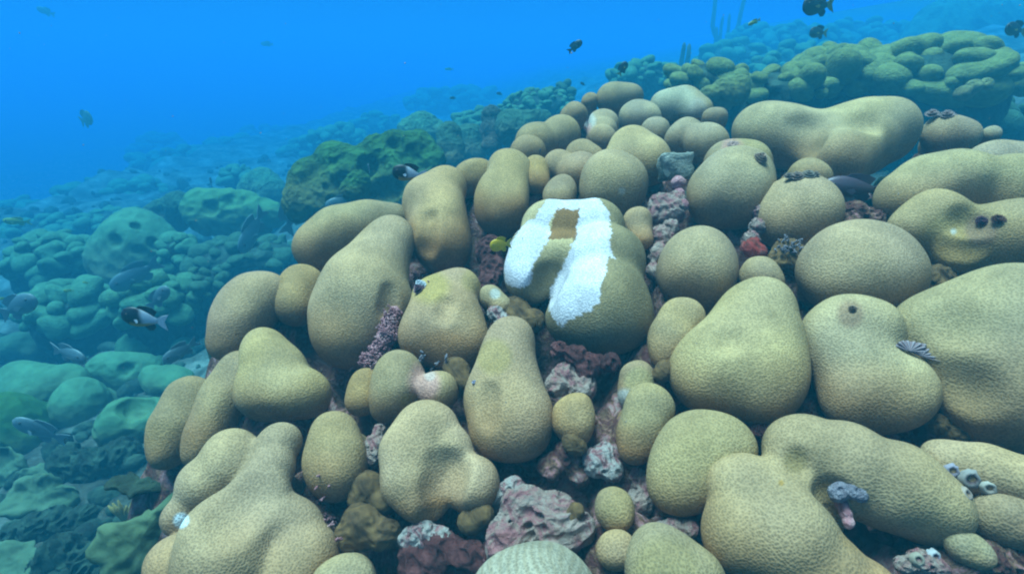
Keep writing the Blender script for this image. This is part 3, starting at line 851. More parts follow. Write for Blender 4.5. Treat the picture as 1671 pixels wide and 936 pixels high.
def tube_mesh(name, r0, r1, h, hole, ca, cb, seg=18, wob=0.06, seed=0):
    rs = random.Random(seed)
    prof = [(r0 * 1.1, -h * .3), (r0, 0), (r0 * .94, h * .5), (r1, h * .92), (r1 * .93, h), (r1 * hole * 1.1, h * .96), (r1 * hole, h * .6), (r1 * hole * .5, h * .2), (0.0005, h * .15)]
    wobs = [1 + rs.uniform(-wob, wob) for _ in range(seg)]
    V, C, Fc = [], [], []
    for i, (r, z) in enumerate(prof):
        for s in range(seg):
            a = s / seg * 6.283
            V.append((r * wobs[s] * math.cos(a), r * wobs[s] * math.sin(a), z)); C.append(ca if i < 5 else cb)
    for i in range(len(prof) - 1):
        for s in range(seg):
            q = (s + 1) % seg
            Fc.append((i * seg + s, i * seg + q, (i + 1) * seg + q, (i + 1) * seg + s))
    return mesh_np(name, np.array(V), Fc, np.array(C))

def worm(label, px, py, size_px, plumes, seed, lift=0.0, tilt=(0, -.5, .6)):
    h_ = hit(px, py)
    if h_ is None: return
    d = (h_[0] - Vector((0, 0, CAMZ))).length
    r = size_px * .8 * d / F / 2
    nrm = (h_[1].normalized() + Vector(tilt)).normalized()
    e = empty('tube_worm', h_[0])
    e.rotation_euler = frame_of(nrm).to_euler()
    tag(e, label, 'worm', 'tube worms on the lobes')
    for i, (dx, dy, rr, ht, turns, ca, cb) in enumerate(plumes):
        p = link('plume', plume_mesh('plume', r * rr, r * ht, turns, ca, cb, seed + i), M_WORM, e)
        p.location = (dx * r, dy * r, lift * r)
    tb = link('tube', tube_mesh('tube', r * .35, r * .3, r * .3, .6, (.3, .25, .2), (.05, .03, .03), seed=seed), M_WORM, e)
    return e
worm('white and dark purple feathery worm on the squarish yellow shouldered lobe', 686, 472, 26, [(-.35, .5, 1.0, 1.1, 3, (.75, .8, .85), (.85, .88, .9)), (.25, -.35, 1.0, 1.2, 3.5, (.12, .03, .05), (.42, .25, .3))], 301)
worm('dark striped worm at the left tip of the sausage shaped double lobe', 1194, 186, 22, [(0, 0, .9, 1.2, 4, (.08, .03, .05), (.6, .55, .55))], 305)
worm('pinkish cream spiral worm on the right shoulder of the round lobe', 1240, 260, 26, [(0, 0, 1.1, .9, 4, (.35, .2, .14), (.55, .42, .3))], 309)
worm('brownish worm crown on the left top of the ball shaped lobe', 1301, 290, 30, [(0, 0, 1.0, .6, 3, (.18, .12, .1), (.34, .25, .2)), (-.9, -.1, .7, .5, 3, (.15, .1, .08), (.3, .24, .2))], 313)
worm('greyish worm crown on the right top of the ball shaped lobe', 1320, 287, 28, [(0, 0, 1.0, .6, 3, (.16, .13, .1), (.36, .31, .25)), (.8, .1, .6, .5, 3, (.2, .14, .1), (.36, .28, .22))], 317)
worm('left dark purple worm on the lobe at the right edge', 1602, 362, 22, [(0, 0, .9, .7, 3, (.05, .015, .03), (.13, .05, .08))], 321)
worm('right dark purple worm with an orange rim on the lobe at the right edge', 1628, 360, 24, [(0, 0, .9, .7, 3, (.05, .015, .02), (.2, .08, .05))], 325)
worm('tiny lavender worm on the left side of the bell shaped lobe', 774, 624, 11, [(0, 0, 1, 1, 2.5, (.4, .38, .5), (.6, .58, .7))], 329)
worm('pinkish worm fringe along the back of the low lobe on the ridge', 1532, 190, 30, [(-.6, 0, .8, .6, 3, (.3, .18, .16), (.45, .33, .3)), (.7, 0, .8, .6, 3, (.3, .18, .16), (.45, .33, .3))], 333)
worm('dark brown worm tuft on the crown of the bent lobe', 1391, 505, 18, [(0, 0, .9, .7, 3, (.08, .04, .03), (.25, .17, .12))], 337)
worm('pale pink worm fan over the yellowish lobe behind the round spiral worm lobe', 1196, 238, 24, [(0, 0, 1, .5, 2.5, (.5, .3, .24), (.55, .36, .3))], 341)

def barnacle(label, px, py, size_px, ca, cb, seed):
    h_ = hit(px, py)
    if h_ is None: return
    d = (h_[0] - Vector((0, 0, CAMZ))).length
    r = size_px * .85 * d / F / 2
    b = link('barnacle', tube_mesh('barnacle', r * 1.15, r * .8, r * .6, .5, ca, cb, 20, .12, seed), M_WORM)
    b.location = h_[0] - h_[1].normalized() * r * .3
    b.rotation_euler = frame_of((h_[1] + Vector((0, -.7, .4))).normalized()).to_euler()
    tag(b, label, 'barnacle', 'barnacles at the right edge')
barnacle('largest ringed barnacle with a dark mouth on the flattened lobe at the right edge', 1583, 781, 26, (.30, .26, .23), (.10, .06, .06), 351)
barnacle('lavender barnacle left of the largest ringed barnacle', 1553, 768, 20, (.30, .26, .30), (.16, .12, .14), 352)
barnacle('cream white barnacle right below the largest ringed barnacle', 1613, 796, 20, (.42, .36, .29), (.3, .23, .18), 353)
barnacle('flat pale barnacle lowest under the largest ringed barnacle', 1578, 805, 19, (.36, .27, .21), (.24, .16, .12), 354)
barnacle('white tubular barnacle in the corner below the giant forked lobe', 1526, 908, 18, (.45, .43, .42), (.16, .13, .17), 355)
barnacle('brown mouthed barnacle left of the white tubular one in the bottom corner', 1498, 912, 17, (.32, .27, .2), (.12, .09, .06), 356)

def fan_mesh(name, rad, seed):
    rs = random.Random(seed)
    V, C, Fc = [], [], []
    na, nr = 60, 7
    for side in (0, 1):
        for i in range(na):
            a = math.pi * (0.02 + 0.96 * i / (na - 1))
            for j in range(nr):
                q = j / (nr - 1)
                z = 0.10 * q * math.sin(a * 16 + seed) + 0.16 * q * q * math.sin(a * 3 + seed) - side * 0.06
                V.append((rad * q * math.cos(a), rad * q * math.sin(a) * .8, rad * z))
                q_ = max(0, math.sin(a * 16 + seed)); C.append((.22 + .14 * q_, .15 + .15 * q_, .16 + .15 * q_))
    o = na * nr
    for i in range(na - 1):
        for j in range(nr - 1):
            a0 = i * nr + j
            Fc.append((a0, a0 + 1, a0 + nr + 1, a0 + nr))
            Fc.append((o + a0, o + a0 + nr, o + a0 + nr + 1, o + a0 + 1))
        Fc.append((i * nr + nr - 1, o + i * nr + nr - 1, o + (i + 1) * nr + nr - 1, (i + 1) * nr + nr - 1))
    return mesh_np(name, np.array(V), Fc, np.array(C))
h_ = hit(1496, 588)
if h_:
    e = empty('fluted_shell', h_[0] + Vector((.008, .012, -.004)))
    tag(e, 'purple and white fluted shells wedged between the bent lobe and the giant lobe', 'shell')
    for i, (dx, dz, rz, s) in enumerate(((-.012, .012, -.3, .017), (.004, .004, -.5, .02), (.02, -.012, -.8, .018), (.012, -.02, -.6, .014))):
        v = link('valve', fan_mesh('valve', s, i * 1.7), M_WORM, e)
        v.location = (dx, -dz * .2, dz); v.rotation_euler = (R(50 + i * 9), R(10 * i), rz)

def alga(label, pts, n, size, mat, seed, jit=9):
    """a tuft of short stubby branches over a small patch"""
    rs = random.Random(seed)
    V, Fc = [], []
    base = None
    for _ in range(n):
        x, y = rs.choice(pts)
        h__ = hit(x + rs.gauss(0, jit), y + rs.gauss(0, jit))
        if h__ is None or h__[2] > 1.6 or (h__[3].name.startswith('coral_lobe') and rs.random() < .93): continue
        p = h__[0]
        if base is None: base = p.copy()
        d = (h__[1].normalized() + Vector((rs.uniform(-.7, .7), rs.uniform(-.9, .2), rs.uniform(0, .9)))).normalized()
        L = size * rs.uniform(.6, 1.5); r = size * .17
        m = frame_of(d)
        for br in range(3):
            dd = (m.to_3x3() @ Vector((rs.uniform(-.7, .7), rs.uniform(-.7, .7), 1))).normalized() if br else d
            st = p if not br else p + d * L * .5
            mm = frame_of(dd).to_3x3()
            b = len(V)
            for q, rr in ((0, 1.15), (.5, 1), (1, .7)):
                for s in range(5):
                    a = s / 5 * 6.283
                    V.append(st - base + dd * (L * q * (.6 if br else 1) - .001) + mm @ Vector((math.cos(a), math.sin(a), 0)) * r * rr)
            for k in range(2):
                for s in range(5):
                    t_ = (s + 1) % 5
                    Fc.append((b + k * 5 + s, b + k * 5 + t_, b + k * 5 + 5 + t_, b + k * 5 + 5 + s))
            Fc.append(tuple(b + 10 + s for s in range(5)))
    if not V: return
    o = link('coralline_alga', mesh_np('coralline_alga', np.array([list(v) for v in V]), Fc), mat)
    o.location = base
    tag(o, label, 'alga', 'coralline algae in the gaps', 'stuff')
lump('pink_crust', 'pink crusted rock seam under the thick coralline tuft', 'rock', [(644, 508, 12), (636, 528, 16), (630, 550, 18), (618, 570, 17), (604, 588, 14)], 260, M_PINKALGA, -.005, .12)
alga('thick pink coralline alga tuft right of the pear shaped lobe', [(640, 515), (632, 535), (625, 560), (612, 578), (640, 545), (600, 590)], 620, .0065, M_PINKALGA, 61, 7)
alga('thin white twigged alga between the scarred double lobe and squarish lobe', [(700, 585), (712, 592), (690, 580)], 45, .010, M_LAV, 62, 6)
alga('pale twigs in the dark gap under the pear shaped lobe', [(570, 605), (560, 615)], 30, .010, M_PINKALGA, 63, 7)
alga('pink alga fuzz above the white and purple worm', [(690, 445), (680, 450)], 30, .007, M_PINKALGA, 64, 5)
alga('pinkish alga seam between the egg shaped lobe and the broad ridged lobe', [(520, 780), (528, 810), (535, 850), (540, 880)], 90, .007, M_PINKALGA, 65, 6)
alga('white alga tufts over the orange brown rubble under the ball lobe', [(1285, 400), (1275, 404), (1300, 398)], 45, .007, M_LAV, 66, 6)

# ------------------------------------------------------------------ the reef beyond: colonies on the slope and the bank
def gdepth(px, py):
    o = Vector((0, 0, CAMZ)); u = Vector(unproj(px, py, 1.0)) - o
    h__ = GROUND_BVH.ray_cast(o, u.normalized(), 90)
    return h__[3] / u.length if h__[0] is not None else 8.0

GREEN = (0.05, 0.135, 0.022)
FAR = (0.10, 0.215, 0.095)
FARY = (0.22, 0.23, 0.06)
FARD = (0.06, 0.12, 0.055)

def boulder(label, blobs, seed, t=None, colour=FAR, cuts=(), k=.16, amp=.08, rough=.03, name='boulder_coral', group=None, res=3.0, mat=None, deep=1.0):
    """a coral head standing on the reef slope, t metres off; widened below so that it meets the ground"""
    a = np.array([[b[0], b[1], b[2]] for b in blobs], float)
    mx, my = a[:, 0].mean(), a[:, 1].mean()
    if t is None:
        t = gdepth(mx, (a[:, 1] + a[:, 2] * .45).max())
    c = unproj(mx, my, t)
    rr = a[:, 2].max() * t / F
    bl = list(blobs)
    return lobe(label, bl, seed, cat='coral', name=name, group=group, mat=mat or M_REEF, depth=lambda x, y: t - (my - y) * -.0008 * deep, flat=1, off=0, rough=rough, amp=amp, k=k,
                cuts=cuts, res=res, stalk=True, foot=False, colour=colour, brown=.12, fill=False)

LEFTG = 'rounded coral heads on the slope left of the mound'
boulder('flat topped oval coral head standing alone below the black and white fish', [(212, 568, 26), (240, 568, 28), (228, 574, 27)], 401, colour=FAR, group=LEFTG, mat=M_SMOOTH)
boulder('coral head with a bean shaped slit on its top', [(172, 604, 28), (203, 612, 34), (234, 604, 25)], 402, cuts=[(205, 600, 13, 2.2)], group=LEFTG, mat=M_SMOOTH)
boulder('coral head with a small bump on top nearest the outermost lobe', [(270, 624, 30), (296, 630, 26), (250, 614, 20)], 403, group=LEFTG, mat=M_SMOOTH)
boulder('ball shaped coral head with a pale worn patch on top', [(137, 654, 40), (128, 665, 36)], 404, group=LEFTG, mat=M_SMOOTH)
boulder('large coral head with a sunken hollow facing up', [(205, 690, 44), (248, 684, 38), (190, 705, 34)], 405, cuts=[(222, 655, 22, 1.6)], group=LEFTG, mat=M_SMOOTH)
boulder('broad humped coral head with a pale ridge at the left side', [(70, 640, 50), (36, 628, 38), (108, 622, 34)], 406, group=LEFTG, mat=M_SMOOTH)
boulder('dark green coral head cut by the left border', [(8, 696, 56), (40, 715, 34)], 407, colour=GREEN, group=LEFTG, mat=M_SMOOTH)
boulder('small round coral head beside the flat topped oval one', [(303, 566, 18), (292, 572, 14)], 408, group=LEFTG, mat=M_SMOOTH)
boulder('button sized coral head between the oval and bumped heads', [(262, 592, 13), (252, 598, 12)], 409, group=LEFTG, mat=M_SMOOTH)
boulder('low coral head at the left border under the knobby colonies', [(30, 565, 26), (8, 572, 24), (55, 575, 18)], 410, colour=FARD, group=LEFTG, mat=M_SMOOTH)

boulder('smooth mound coral with three dark pits on its face', [(222, 392, 52), (195, 415, 48), (240, 420, 52), (215, 440, 46)], 421, t=3.5, colour=FAR, cuts=[(186, 392, 12, 4.0), (220, 368, 10, 5.2), (224, 408, 11, 5.2), (250, 395, 9, 6)], rough=.03, mat=M_SMOOTH, group=None)
boulder('wide green table shaped coral head with grooves across its top', [(330, 340, 34), (365, 350, 44), (405, 352, 42), (440, 350, 26)], 422, t=4.0, colour=(.11, .21, .06), mat=M_SMOOTH, cuts=[(340, 338, 9, 3.5), (372, 322, 8, 4), (390, 325, 8, 4)], rough=.06)
boulder('low ridge coral joining the pitted mound to the table shaped head', [(262, 350, 24), (295, 340, 26), (235, 360, 18)], 423, t=4.1, colour=FARD, cuts=[(258, 342, 8, 2.6)], rough=.06)
boulder('domed coral with a pale round face behind the table shaped head', [(425, 300, 26), (440, 315, 30), (410, 305, 22)], 424, t=5.0, rough=.04)
boulder('green jagged coral bluff with overhanging ledges behind the mound edge', [(545, 262, 34), (505, 290, 36), (495, 330, 34), (590, 280, 34), (620, 255, 30), (650, 240, 32), (680, 240, 32), (700, 262, 24), (570, 300, 40), (640, 275, 32), (530, 320, 36), (690, 290, 22), (660, 305, 40), (610, 320, 40)],
        425, t=2.7, colour=GREEN, rough=.07, amp=.13, k=.1, cuts=[(600, 268, 15, 2.8), (645, 232, 16, 2.6), (560, 292, 14, 2.6), (670, 278, 16, 2.6), (540, 300, 12, 3), (630, 310, 22, 2)], res=2.2)
boulder('green knob coral under the jagged green bluff', [(585, 295, 20), (572, 310, 20)], 426, t=2.4, colour=GREEN, rough=.12)
boulder('teal pillar coral leaning beside the jagged green bluff', [(733, 218, 20), (735, 240, 22), (738, 262, 20)], 427, t=3.3, colour=FARD, rough=.05)
boulder('dark pillar coral in the middle of the back reef', [(800, 190, 18), (800, 212, 18), (803, 235, 18)], 428, t=3.5, colour=(.07, .07, .04), rough=.08)
boulder('wide dim plate coral overhanging right of the dark pillar', [(835, 205, 26), (865, 203, 24), (850, 218, 30), (885, 198, 16)], 429, t=3.4, colour=FARD, cuts=[(838, 240, 26, 1.2)], rough=.06)
boulder('pale low coral head left of the teal pillar', [(690, 208, 26), (668, 214, 22), (710, 216, 20)], 430, t=4.4, rough=.06)
boulder('dim coral hump between the teal and dark pillars', [(768, 225, 24), (770, 250, 24)], 431, t=3.7, colour=FARD, rough=.08)

def unit_lobe(seed, colour):
    sn = SineNoise(seed)
    rs = np.random.RandomState(seed)
    C = np.array([[0, 0, 0], rs.uniform(-.5, .5, 3), rs.uniform(-.45, .45, 3)])
    f = blob_sdf(C, np.array([.8, .6, .55]), .12, sn, .13, 2.4)
    V, Q, G = sdf_mesh(f, np.array([-1.5] * 3), np.array([1.5] * 3), .11)
    return mesh_np('lobe', V, Q, np.repeat(np.array(colour)[None, :], len(V), 0))
M_LOBES = reef_material('reef_lobe_tissue', .5, .55, 1.45, .4)
UNIT = {}
def lobes_for(colour):
    key = tuple(colour)
    if key not in UNIT:
        UNIT[key] = [unit_lobe(900 + 7 * len(UNIT) + i, colour) for i in range(5)]
        for m_ in UNIT[key]: m_.materials.append(M_LOBES)
    return UNIT[key]

def core_mesh(rx, ry, rz, drop, seed):
    bm = bmesh.new()
    bmesh.ops.create_icosphere(bm, subdivisions=4, radius=1)
    for v in bm.verts:
        p = v.co.copy()
        n = mnoise.fractal(p * 2.2 + Vector((seed, 0, 0)), .9, 2, 4) * .16
        p = p * (1 + n)
        if p.z < 0:
            s = -p.z
            v.co = (p.x * rx * (1 + .1 * s), p.y * ry * (1 + .1 * s), -s * max(drop, rz))
        else:
            v.co = (p.x * rx, p.y * ry, p.z * rz)
    me_ = bpy.data.meshes.new('core')
    bm.to_mesh(me_); bm.free()
    me_.polygons.foreach_set('use_smooth', np.ones(len(me_.polygons), dtype=bool))
    return me_

def colony(label, px, py, t, wpx, hpx, n, lpx, seed, colour=FAR, group=None, core=None, flatten=.8, name='coral_colony', cat='coral'):
    """a head of many lobes, centred on the pixel's ray t metres off; the lobes are its parts"""
    rs = random.Random(seed)
    c = Vector(unproj(px, py, t))
    rx, rz = wpx / 2 * t / F, hpx / 2 * t / F * 1.05
    ry = max(rx * .75, rz * .6)
    c += Vector((0, ry * .5, -rz * .25))
    gz = ground_z(c.x, c.y)
    e = empty(name, (c.x, c.y, min(gz, c.z - rz)))
    tag(e, label, cat, group)
    k = .88
    cm = link('core', core_mesh(rx * k, ry * k, rz * k, c.z - e.location.z + .12, seed), core or M_FARROCK, e)
    cm.location = (0, 0, c.z - e.location.z)
    ms = lobes_for(colour)
    lr = lpx / 2 * t / F
    i = 0
    for q in range(n):
        zz = 1 - (q + .5) / n * 1.35
        a = q * 2.39996 + rs.uniform(-.3, .3)
        rr = math.sqrt(max(1 - zz * zz, 0))
        d = Vector((rr * math.cos(a), rr * math.sin(a), zz))
        if d.y > .75: continue
        p = Vector((d.x * rx, d.y * ry, d.z * rz)) * rs.uniform(.8, 1.02)
        o = bpy.data.objects.new('lobe', rs.choice(ms))
        COL.objects.link(o); o.parent = e
        s = lr * rs.uniform(.55, 1.55)
        o.location = p + cm.location
        o.scale = (s * rs.uniform(.95, 1.3), s * rs.uniform(.9, 1.2), s * flatten * rs.uniform(.85, 1.2))
        o.rotation_euler = (rs.uniform(-.5, .5), rs.uniform(-.5, .5), rs.uniform(0, 6.28))
    return e

colony('knobby coral colony at the left with grape like lobes above the tiny green fish', 60, 425, 3.4, 150, 80, 46, 30, 501, FAR)
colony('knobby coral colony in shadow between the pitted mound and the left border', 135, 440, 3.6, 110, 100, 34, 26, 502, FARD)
colony('colony of fused lobes in front of the left knobby colonies', 95, 510, 2.9, 150, 85, 34, 38, 503, FAR)
colony('square shouldered lobed colony behind the black and white fish', 240, 492, 2.7, 125, 85, 30, 34, 504, FAR)
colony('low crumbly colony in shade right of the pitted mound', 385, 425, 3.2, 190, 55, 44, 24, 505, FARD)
colony('tall narrow knobby colony right of the pitted mound', 285, 418, 3.3, 60, 80, 18, 24, 506, FAR)
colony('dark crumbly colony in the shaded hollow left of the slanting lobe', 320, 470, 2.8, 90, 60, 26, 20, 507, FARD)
colony('pebbly coral colony with tiny heads on the back crest', 880, 172, 4.2, 130, 62, 95, 13, 508, FAR)
colony('dark round topped colony at the right end of the pebbly crest', 920, 150, 4.3, 34, 34, 12, 14, 509, FARD)
colony('scattered knob colony left of the pebbly crest', 790, 195, 4.8, 110, 30, 40, 14, 510, FAR)
colony('yellowish lobed colony on the bank behind the pale bleaching lobe', 1165, 128, 2.6, 130, 60, 20, 42, 511, FARY)
colony('low lobed colony on the bank behind the sausage shaped lobe', 1290, 138, 2.5, 170, 52, 34, 36, 512, FARY)
colony('sloping lobed colony climbing the bank towards the right', 1400, 118, 2.6, 190, 90, 52, 42, 513, FARY)
colony('massive lobed colony with a deep shadowed overhang at the right border', 1560, 118, 2.45, 260, 110, 50, 60, 514, FARY, flatten=.7)
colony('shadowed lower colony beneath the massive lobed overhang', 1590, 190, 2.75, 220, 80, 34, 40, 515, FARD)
colony('rounded colony peeping over the bank left of the tall sea rods', 1052, 122, 4.6, 110, 50, 50, 18, 516, FAR)
boulder('smooth tan coral head with a crease on the bank behind the pale bleaching lobe', [(1180, 148, 22), (1205, 146, 22), (1155, 155, 16)], 517, t=2.35, colour=FARY)
boulder('small olive coral arch lit under the massive overhang', [(1590, 142, 13), (1570, 152, 12), (1610, 138, 10)], 518, t=2.2, colour=(.3, .27, .09))
HAZY = 'hazy coral mounds on the rising bank'
colony('hazy round coral head low behind the sloping lobed colony', 1252, 110, 5.5, 55, 44, 8, 30, 521, FAR)
colony('hazy knobby mound beside the hazy round head', 1320, 95, 6.5, 120, 50, 50, 18, 522, FAR)
colony('hazy long mound at the foot of the tall sea rods', 1205, 92, 7.5, 130, 50, 40, 22, 523, FAR)
colony('hazy peaked mound under the small black fish', 1330, 62, 9.5, 150, 50, 60, 18, 524, FAR)
colony('hazy flat mound with a square top left of the small black fish', 1240, 62, 10.5, 90, 44, 30, 18, 525, FAR)
colony('faint mound between the small black fish and the huge dome', 1430, 55, 10.5, 150, 50, 50, 20, 526, FAR)
boulder('huge faint layered dome highest on the bank at right', [(1540, 62, 58), (1590, 58, 62), (1640, 70, 60), (1500, 82, 44)], 527, t=9.5, colour=FAR, rough=.07, res=3)
FARL = 'faint coral mounds fading into the blue on the far slope'
colony('pale blue mound nearest the open water on the far slope', 140, 322, 7.5, 110, 62, 34, 22, 531, FAR)
colony('blue mound right of the pale blue mound with a domed top', 222, 320, 7.2, 90, 52, 26, 26, 532, FAR)
colony('long blue mound with a bumpy crest on the far slope', 275, 272, 10.5, 150, 48, 44, 24, 533, FAR)
colony('higher faint mound behind the long bumpy one', 365, 250, 12, 130, 48, 40, 22, 534, FAR)
colony('faint mound at the left behind the long bumpy one', 250, 240, 15, 90, 34, 26, 18, 535, FAR)
colony('faint knobby mound behind the jagged green bluff', 545, 225, 8.5, 90, 40, 34, 18, 536, FAR)
colony('faint low mound left of the jagged green bluff', 500, 245, 9.5, 90, 34, 30, 18, 537, FAR)
colony('faint mound above the jagged green bluff', 620, 205, 11, 110, 36, 36, 18, 538, FAR)
colony('very faint far mound below the tiny far fish', 740, 165, 15, 170, 40, 50, 20, 539, FAR)
colony('very faint far mound on the left of the crest line', 430, 225, 17, 120, 34, 30, 18, 540, FAR)
colony('faint flat colony lying below the pale blue mound', 60, 378, 5.2, 150, 30, 40, 22, 541, FAR)
colony('faint low colony behind the pitted mound', 180, 362, 5.0, 130, 34, 40, 20, 542, FAR)
colony('faint low colony left behind the domed pale faced coral', 385, 290, 6.2, 60, 34, 20, 18, 543, FAR)
colony('far low colony at the border below the open water', 20, 345, 7.2, 90, 26, 24, 18, 544, FAR)

# ------------------------------------------------------------------ broken coral rubble strewn over the seabed
rs = np.random.RandomState(8)
bm = bmesh.new(); bmesh.ops.create_icosphere(bm, subdivisions=2, radius=1)
IV = np.array([v.co[:] for v in bm.verts]); IF = np.array([[v.index for v in f.verts] for f in bm.faces]); bm.free()
BX = np.array([[b[0], b[1], b[3]] for b in BASES])
VV, QQ = [], []
cnt = 0
while cnt < 2600:
    rad = 1.1 + 9 * rs.rand() ** 1.7
    an = rs.uniform(-1.0, .95)
    x, y = rad * math.sin(an), rad * math.cos(an)
    if (np.hypot(BX[:, 0] - x, BX[:, 1] - y) < BX[:, 2] * 1.3 + .04).any(): continue
    sz = (.012 + .04 * rs.rand() ** 2.5) * (.75 + rad * .12)
    sn = SineNoise(rs.randint(9999), 5)
    v = IV * (1 + .22 * sn(IV, 2.2))[:, None] * rs.uniform(.6, 1.3, 3) * sz
    M = np.array(Matrix.Rotation(rs.uniform(0, 6.28), 3, Vector(rs.normal(size=3)).normalized()))
    VV.append(v @ M.T + np.array([x, y, ground_z(x, y) + sz * .2])); QQ.append(IF + cnt * len(IV)); cnt += 1
rf = link('rubble_field', mesh_np('rubble_field', np.concatenate(VV), np.concatenate(QQ)), M_FARROCK)
tag(rf, 'broken coral rubble strewn thickly over the slope around the mound', 'rubble', None, 'stuff')

# ------------------------------------------------------------------ plate corals and rocks at lower left
def plate(label, poly, t, seed, nrm=(0.1, -.75, .6), thick=.009, wav=.016, mat=M_PLATE, name='plate_coral', cat='coral', slope=.0):
    pts = np.array(poly, float)
    cpx, cpy = pts.mean(0)
    t = min(t, gdepth(cpx, pts[:, 1].max() - 6) - .02)
    c = unproj(cpx, cpy, t)
    n = Vector(nrm).normalized()
    o = Vector((0, 0, CAMZ))
    edge = []
    # smooth closed outline through the points, laid on the plate's own tilted plane
    P2 = []
    m_ = len(pts)
    for i in range(m_):
        p0, p1, p2, p3 = pts[i - 1], pts[i], pts[(i + 1) % m_], pts[(i + 2) % m_]
        for s in np.linspace(0, 1, 9)[:-1]:
            P2.append(.5 * ((2 * p1) + (-p0 + p2) * s + (2 * p0 - 5 * p1 + 4 * p2 - p3) * s * s + (-p0 + 3 * p1 - 3 * p2 + p3) * s ** 3))
    for x, y in P2:
        d = Vector(unproj(x, y, 1)) - o
        s = (Vector(c) - o).dot(n) / d.dot(n)
        edge.append(o + d * s - Vector(c))
    ne, nr = len(edge), 12
    V, Fc = [], []
    rs = Vector((seed * 1.7, seed * .3, 0))
    for side in (0, 1):
        for j in range(nr + 1):
            q = j / nr
            for i in range(ne):
                p = edge[i] * q
                wv = mnoise.fractal((p + rs) * 11, .9, 2, 4) * wav * (.4 + q) * 1.6
                ed = (mnoise.noise((edge[i] + rs) * 32) * .016 + mnoise.noise((edge[i] + rs) * 90) * .006) * q * q
                rim = math.sqrt(max(1 - q ** 6, 0)) if side == 0 else 1
                V.append(p + p.normalized() * ed + n * (wv + (thick * (.35 + .65 * rim) - .5 * thick if side == 0 else -thick * (.5 + 1.5 * (1 - q)))))
    o2 = (nr + 1) * ne
    for j in range(nr):
        for i in range(ne):
            k = (i + 1) % ne
            a, b, cc, dd = j * ne + i, j * ne + k, (j + 1) * ne + k, (j + 1) * ne + i
            Fc.append((a, dd, cc, b)); Fc.append((o2 + a, o2 + b, o2 + cc, o2 + dd))
    for i in range(ne):
        k = (i + 1) % ne
        Fc.append((nr * ne + i, o2 + nr * ne + i, o2 + nr * ne + k, nr * ne + k))
    ob = link(name, mesh_np(name, np.array([list(v) for v in V]), Fc), mat)
    ob.location = c
    bm = bmesh.new(); bm.from_mesh(ob.data)
    bmesh.ops.remove_doubles(bm, verts=bm.verts, dist=1e-6)
    bmesh.ops.recalc_face_normals(bm, faces=bm.faces)
    bm.to_mesh(ob.data); bm.free()
    tag(ob, label, cat, None)
    return ob
plate('broad grey green plate coral standing up at the lower left', [(6, 838), (14, 795), (42, 776), (72, 772), (105, 788), (124, 800), (116, 826), (70, 842)], 1.75, 1, wav=.02)
plate('rounded plate coral cut by the left border above the broad grey green one', [(-30, 790), (-20, 735), (12, 730), (42, 748), (40, 772), (14, 795)], 1.85, 2, wav=.02)
plate('thin plate coral peeping up behind the broad grey green one', [(34, 772), (60, 758), (95, 762), (116, 776), (110, 792), (60, 784)], 1.95, 3)
plate('brown edged plate coral in the bottom left corner', [(-20, 940), (-20, 890), (30, 886), (62, 900), (66, 915), (40, 950)], 1.5, 4)
plate('long dark plate coral with a pale curved rim beside the broad ridged lobe', [(140, 880), (200, 852), (250, 830), (285, 806), (300, 830), (275, 900), (240, 950), (160, 950)], 1.3, 5, nrm=(.35, -.85, .3), mat=M_PLATE)
plate('flat dim ledge coral lying in the dark hollow', [(176, 800), (190, 776), (225, 772), (262, 790), (285, 800), (250, 815), (200, 812)], 1.9, 6, nrm=(0, -.3, .95), mat=M_FARROCK)
lump('reef_rock_lump', 'pale turf covered rock between the plate corals', 'rock', [(60, 862, 26), (100, 850, 28), (140, 845, 24), (30, 870, 26)], 601, M_FARROCK, 0, .2, depth=lambda x, y: gdepth(85, 872))
lump('reef_rock_lump', 'dark knobby rock at the bottom below the plate corals', 'rock', [(100, 900, 32), (140, 915, 36), (75, 930, 30), (190, 930, 40)], 602, M_FARROCK, 0, .25, depth=lambda x, y: gdepth(120, 935))
lump('reef_rock_lump', 'shadowed rock floor lump in the hollow left of the broad ridged lobe', 'rock', [(150, 760, 36), (200, 745, 34), (110, 750, 30)], 603, M_FARROCK, 0, .25, depth=lambda x, y: gdepth(150, 775))
# fire coral hand
e = empty('fire_coral', unproj(206, 842, 1.38))
tag(e, 'small yellow finger branched coral on the rim of the long dark plate', 'coral')
def tube(name, pts, r0, r1, mat, parent, seg=8):
    V, Fc = [], []
    n = len(pts)
    for i, p in enumerate(pts):
        d = (Vector(pts[min(i + 1, n - 1)]) - Vector(pts[max(i - 1, 0)]))
        m_ = frame_of(d, Vector((0, 1, 0.1))).to_3x3()
        r = r0 + (r1 - r0) * i / (n - 1)
        if i == n - 1: r *= .4
        for s in range(seg):
            a = s / seg * 6.283
            V.append(Vector(p) + m_ @ Vector((math.cos(a) * r, math.sin(a) * r, 0)))
    for i in range(n - 1):
        for s in range(seg):
            t_ = (s + 1) % seg
            Fc.append((i * seg + s, i * seg + t_, (i + 1) * seg + t_, (i + 1) * seg + s))
    Fc.append(tuple(range(seg))[::-1]); Fc.append(tuple((n - 1) * seg + s for s in range(seg)))
    return link(name, mesh_np(name, np.array([list(v) for v in V]), Fc), mat, parent)
M_FIRE = rock_material('fire_coral_skin', [(.4, (.25, .16, .03)), (.6, (.36, .26, .08)), (.75, (.5, .45, .3))], 60, .3, .004)
for i in range(6):
    a = -.8 + i * .36
    tube('branch', [(0, 0, -.03), (.012 * math.sin(a), 0, .0), (.03 * math.sin(a), -.004, .022), (.045 * math.sin(a), -.004, .038 + .008 * (i % 3))], .009, .005, M_FIRE, e)

